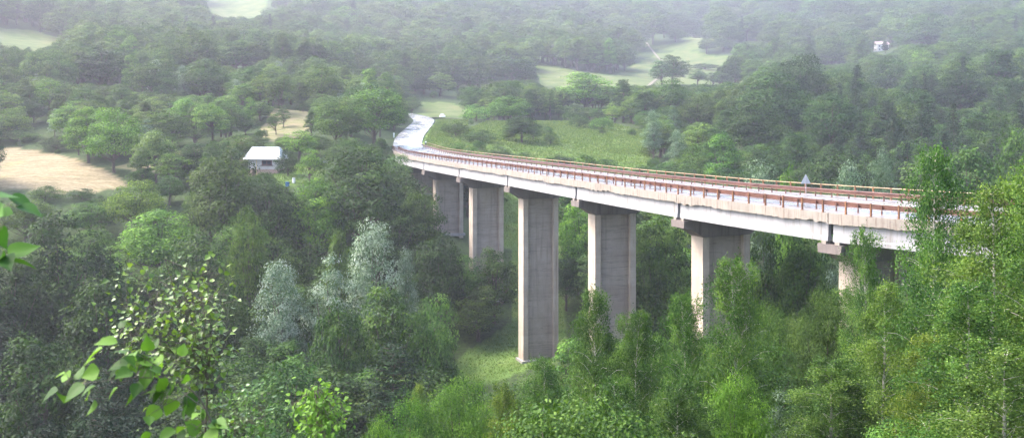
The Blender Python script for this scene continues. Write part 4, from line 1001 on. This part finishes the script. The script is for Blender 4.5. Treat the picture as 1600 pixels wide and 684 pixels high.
def car(px, py, d, rz, label):
    x, y, _ = W(px, py, d); e = empty('parked_car', (x, y, gz(x, y)+.25), rz); tag(e, label, 'car')
    mp = simple('white_car_paint', (.85, .85, .87), .25, .6); mg_ = simple('car_glass', (.04, .045, .05), .08, .8); mk = simple('tyre_rubber', (.02, .02, .02), .8)
    prof = [(-2.05, .3), (-2.1, .6), (-2.0, .85), (-1.75, .92), (.9, .95), (1.95, .8), (2.1, .55), (2.05, .28)]
    mb = MB(); mb.loft([[(a*(1-.02*abs(q)), q*.84*(1. if b < .6 else .95), b) for a, b in prof] for q in (-1, -.8, 0, .8, 1)]); mb.build('body', mp, e)
    mb = MB(); mb.loft([[(a, q*.78*(1 if b < 1. else .86), b) for a, b in [(-1.7, .9), (-1.35, 1.36), (.25, 1.4), (.95, .93)]] for q in (-1, 0, 1)]); mb.build('window', mg_, e)
    mb = MB(); mb.loft([[(a, q*.64, b) for a, b in [(-1.35, 1.35), (-1.2, 1.44), (.15, 1.46), (.25, 1.38)]] for q in (-1, 0, 1)]); mb.build('roof', mp, e)
    for a in (-1.3, 1.3):
        for b in (-.78, .78):
            mb = MB(); t = np.linspace(0, 6.283, 14, endpoint=False); mb.loft([[(a+math.cos(k)*.31, b+q, .31+math.sin(k)*.31) for k in t] for q in (-.1, .1)]); mb.build('wheel', mk, e)
    for b in (-.6, .6): mb = MB(); mb.box((2.06, b, .62), (.06, .3, .16)); mb.build('headlight', simple('lamp_glass', (.7, .7, .7), .1, .8), e)
car(691, 184, 393, R(-75), 'white car parked on the gravel path beyond the road bend')
car(1047, 100, 640, R(200), 'tiny white car on the dirt track across the far hay meadow')
def far_house():
    x, y, z = W(1377, 84, 650); z = gz(x, y); e = empty('white_house', (x, y, z-.5), R(8)); tag(e, 'distant white walled house half hidden by trees in the haze', 'house')
    mw = simple('bright_render', (.6, .6, .58), .8); mr = simple('grey_tiles', (.3, .22, .22), .7, .3, 2, .2)
    mb = MB(); mb.box((0, 0, 2.8), (10.5, 7, 6.4)); mb.build('wall', mw, e)
    mb = MB(); mb.loft([[(-6, -4.2, 6), (-6, 4.2, 6), (-6, 0, 8.6), (-6, -.05, 8.6)], [(6, -4.2, 6), (6, 4.2, 6), (6, 0, 8.6), (6, -.05, 8.6)]]); mb.build('roof', mr, e)
    for a in (-3.4, 0, 3.4):
        for b in (1.6, 4.4):
            mb = MB(); mb.box((a, -3.52, b), (1.2, .1, 1.3)); mb.build('window', simple('far_glass', (.08, .09, .1), .2, .6), e)
far_house()
def hut():
    x, y, z = W(955, 160, 402); z = gz(x, y); e = empty('field_hut', (x, y, z)); tag(e, 'tiny hut with reddish roof between trees above the green meadow', 'hut')
    mb = MB(); mb.box((0, 0, 1.), (2.6, 2.2, 2.4)); mb.build('wall', simple('grey_boards', (.3, .27, .24), .9, .2, 6, .3), e)
    mb = MB(); mb.loft([[(-1.8, -1.6, 2.1), (-1.8, 1.6, 2.1), (-1.8, .03, 3.1), (-1.8, -.03, 3.1)], [(1.8, -1.6, 2.1), (1.8, 1.6, 2.1), (1.8, .03, 3.1), (1.8, -.03, 3.1)]]); mb.build('roof', simple('red_tin', (.4, .13, .09), .6, .3, 4, .2), e)
    mb = MB(); mb.box((.3, -1.13, .85), (.8, .06, 1.7)); mb.build('door', simple('hut_door', (.12, .08, .06), .8), e)
hut()

# ------------------------------------------------------------------ air
mb = MB(); mb.box((0, 1150, 150), (4300, 2520, 420)); hz = mb.build('haze')
mh, nt = mat('humid_air'); v = N(nt, 'ShaderNodeVolumePrincipled'); v.inputs['Color'].default_value = (.88, .87, 1, 1); v.inputs['Density'].default_value = .00024; v.inputs['Anisotropy'].default_value = .45
o = N(nt, 'ShaderNodeOutputMaterial'); L(nt, v.outputs[0], o.inputs['Volume']); hz.data.materials.append(mh); hz.display_type = 'WIRE'
tag(hz, 'rain haze filling the valley', kind='stuff')

# ------------------------------------------------------------------ light, camera, render
w = bpy.data.worlds.new('World'); S.world = w; w.use_nodes = True; nt = w.node_tree; nt.nodes.clear()
EL, AZ = 50, 278      # the veiled sun stands ahead and to the left
sk = N(nt, 'ShaderNodeTexSky', sky_type='NISHITA', sun_disc=False); sk.sun_elevation = R(EL); sk.sun_rotation = R(AZ); sk.air_density = 1.; sk.dust_density = 4.; sk.ozone_density = 1.
bg = N(nt, 'ShaderNodeBackground'); bg.inputs['Strength'].default_value = .125; L(nt, sk.outputs[0], bg.inputs[0]); o = N(nt, 'ShaderNodeOutputWorld'); L(nt, bg.outputs[0], o.inputs[0])
ld = bpy.data.lights.new('sun', 'SUN'); ld.energy = 1.3; ld.angle = R(26); ld.color = (1, .96, .9); lo = bpy.data.objects.new('sun', ld); COL.objects.link(lo)
dv = Vector((math.sin(R(AZ))*math.cos(R(EL)), math.cos(R(AZ))*math.cos(R(EL)), math.sin(R(EL)))); lo.rotation_euler = dv.to_track_quat('Z', 'Y').to_euler(); lo.location = (0, 0, 400)
cd = bpy.data.cameras.new('camera'); cam = bpy.data.objects.new('camera', cd); COL.objects.link(cam); S.camera = cam
cam.location = (0, 0, CZ); cam.rotation_euler = (R(90), 0, 0); cd.sensor_width = 36; cd.lens = 36*F/1600; cd.shift_y = -(342-HY)/1600; cd.clip_start = .05; cd.clip_end = 9000
cd.dof.use_dof = True; cd.dof.focus_distance = 140; cd.dof.aperture_fstop = 7
S.view_settings.view_transform = 'Standard'; S.view_settings.look = 'None'; S.view_settings.exposure = 2.72; S.view_settings.gamma = 1
c = S.cycles; c.max_bounces = 6; c.diffuse_bounces = 3; c.glossy_bounces = 2; c.transmission_bounces = 2; c.volume_bounces = 4; c.transparent_max_bounces = 4
c.use_denoising = True; c.sample_clamp_indirect = 6; c.use_adaptive_sampling = True; c.adaptive_threshold = .02
for k, p in ALLP: 
    pass
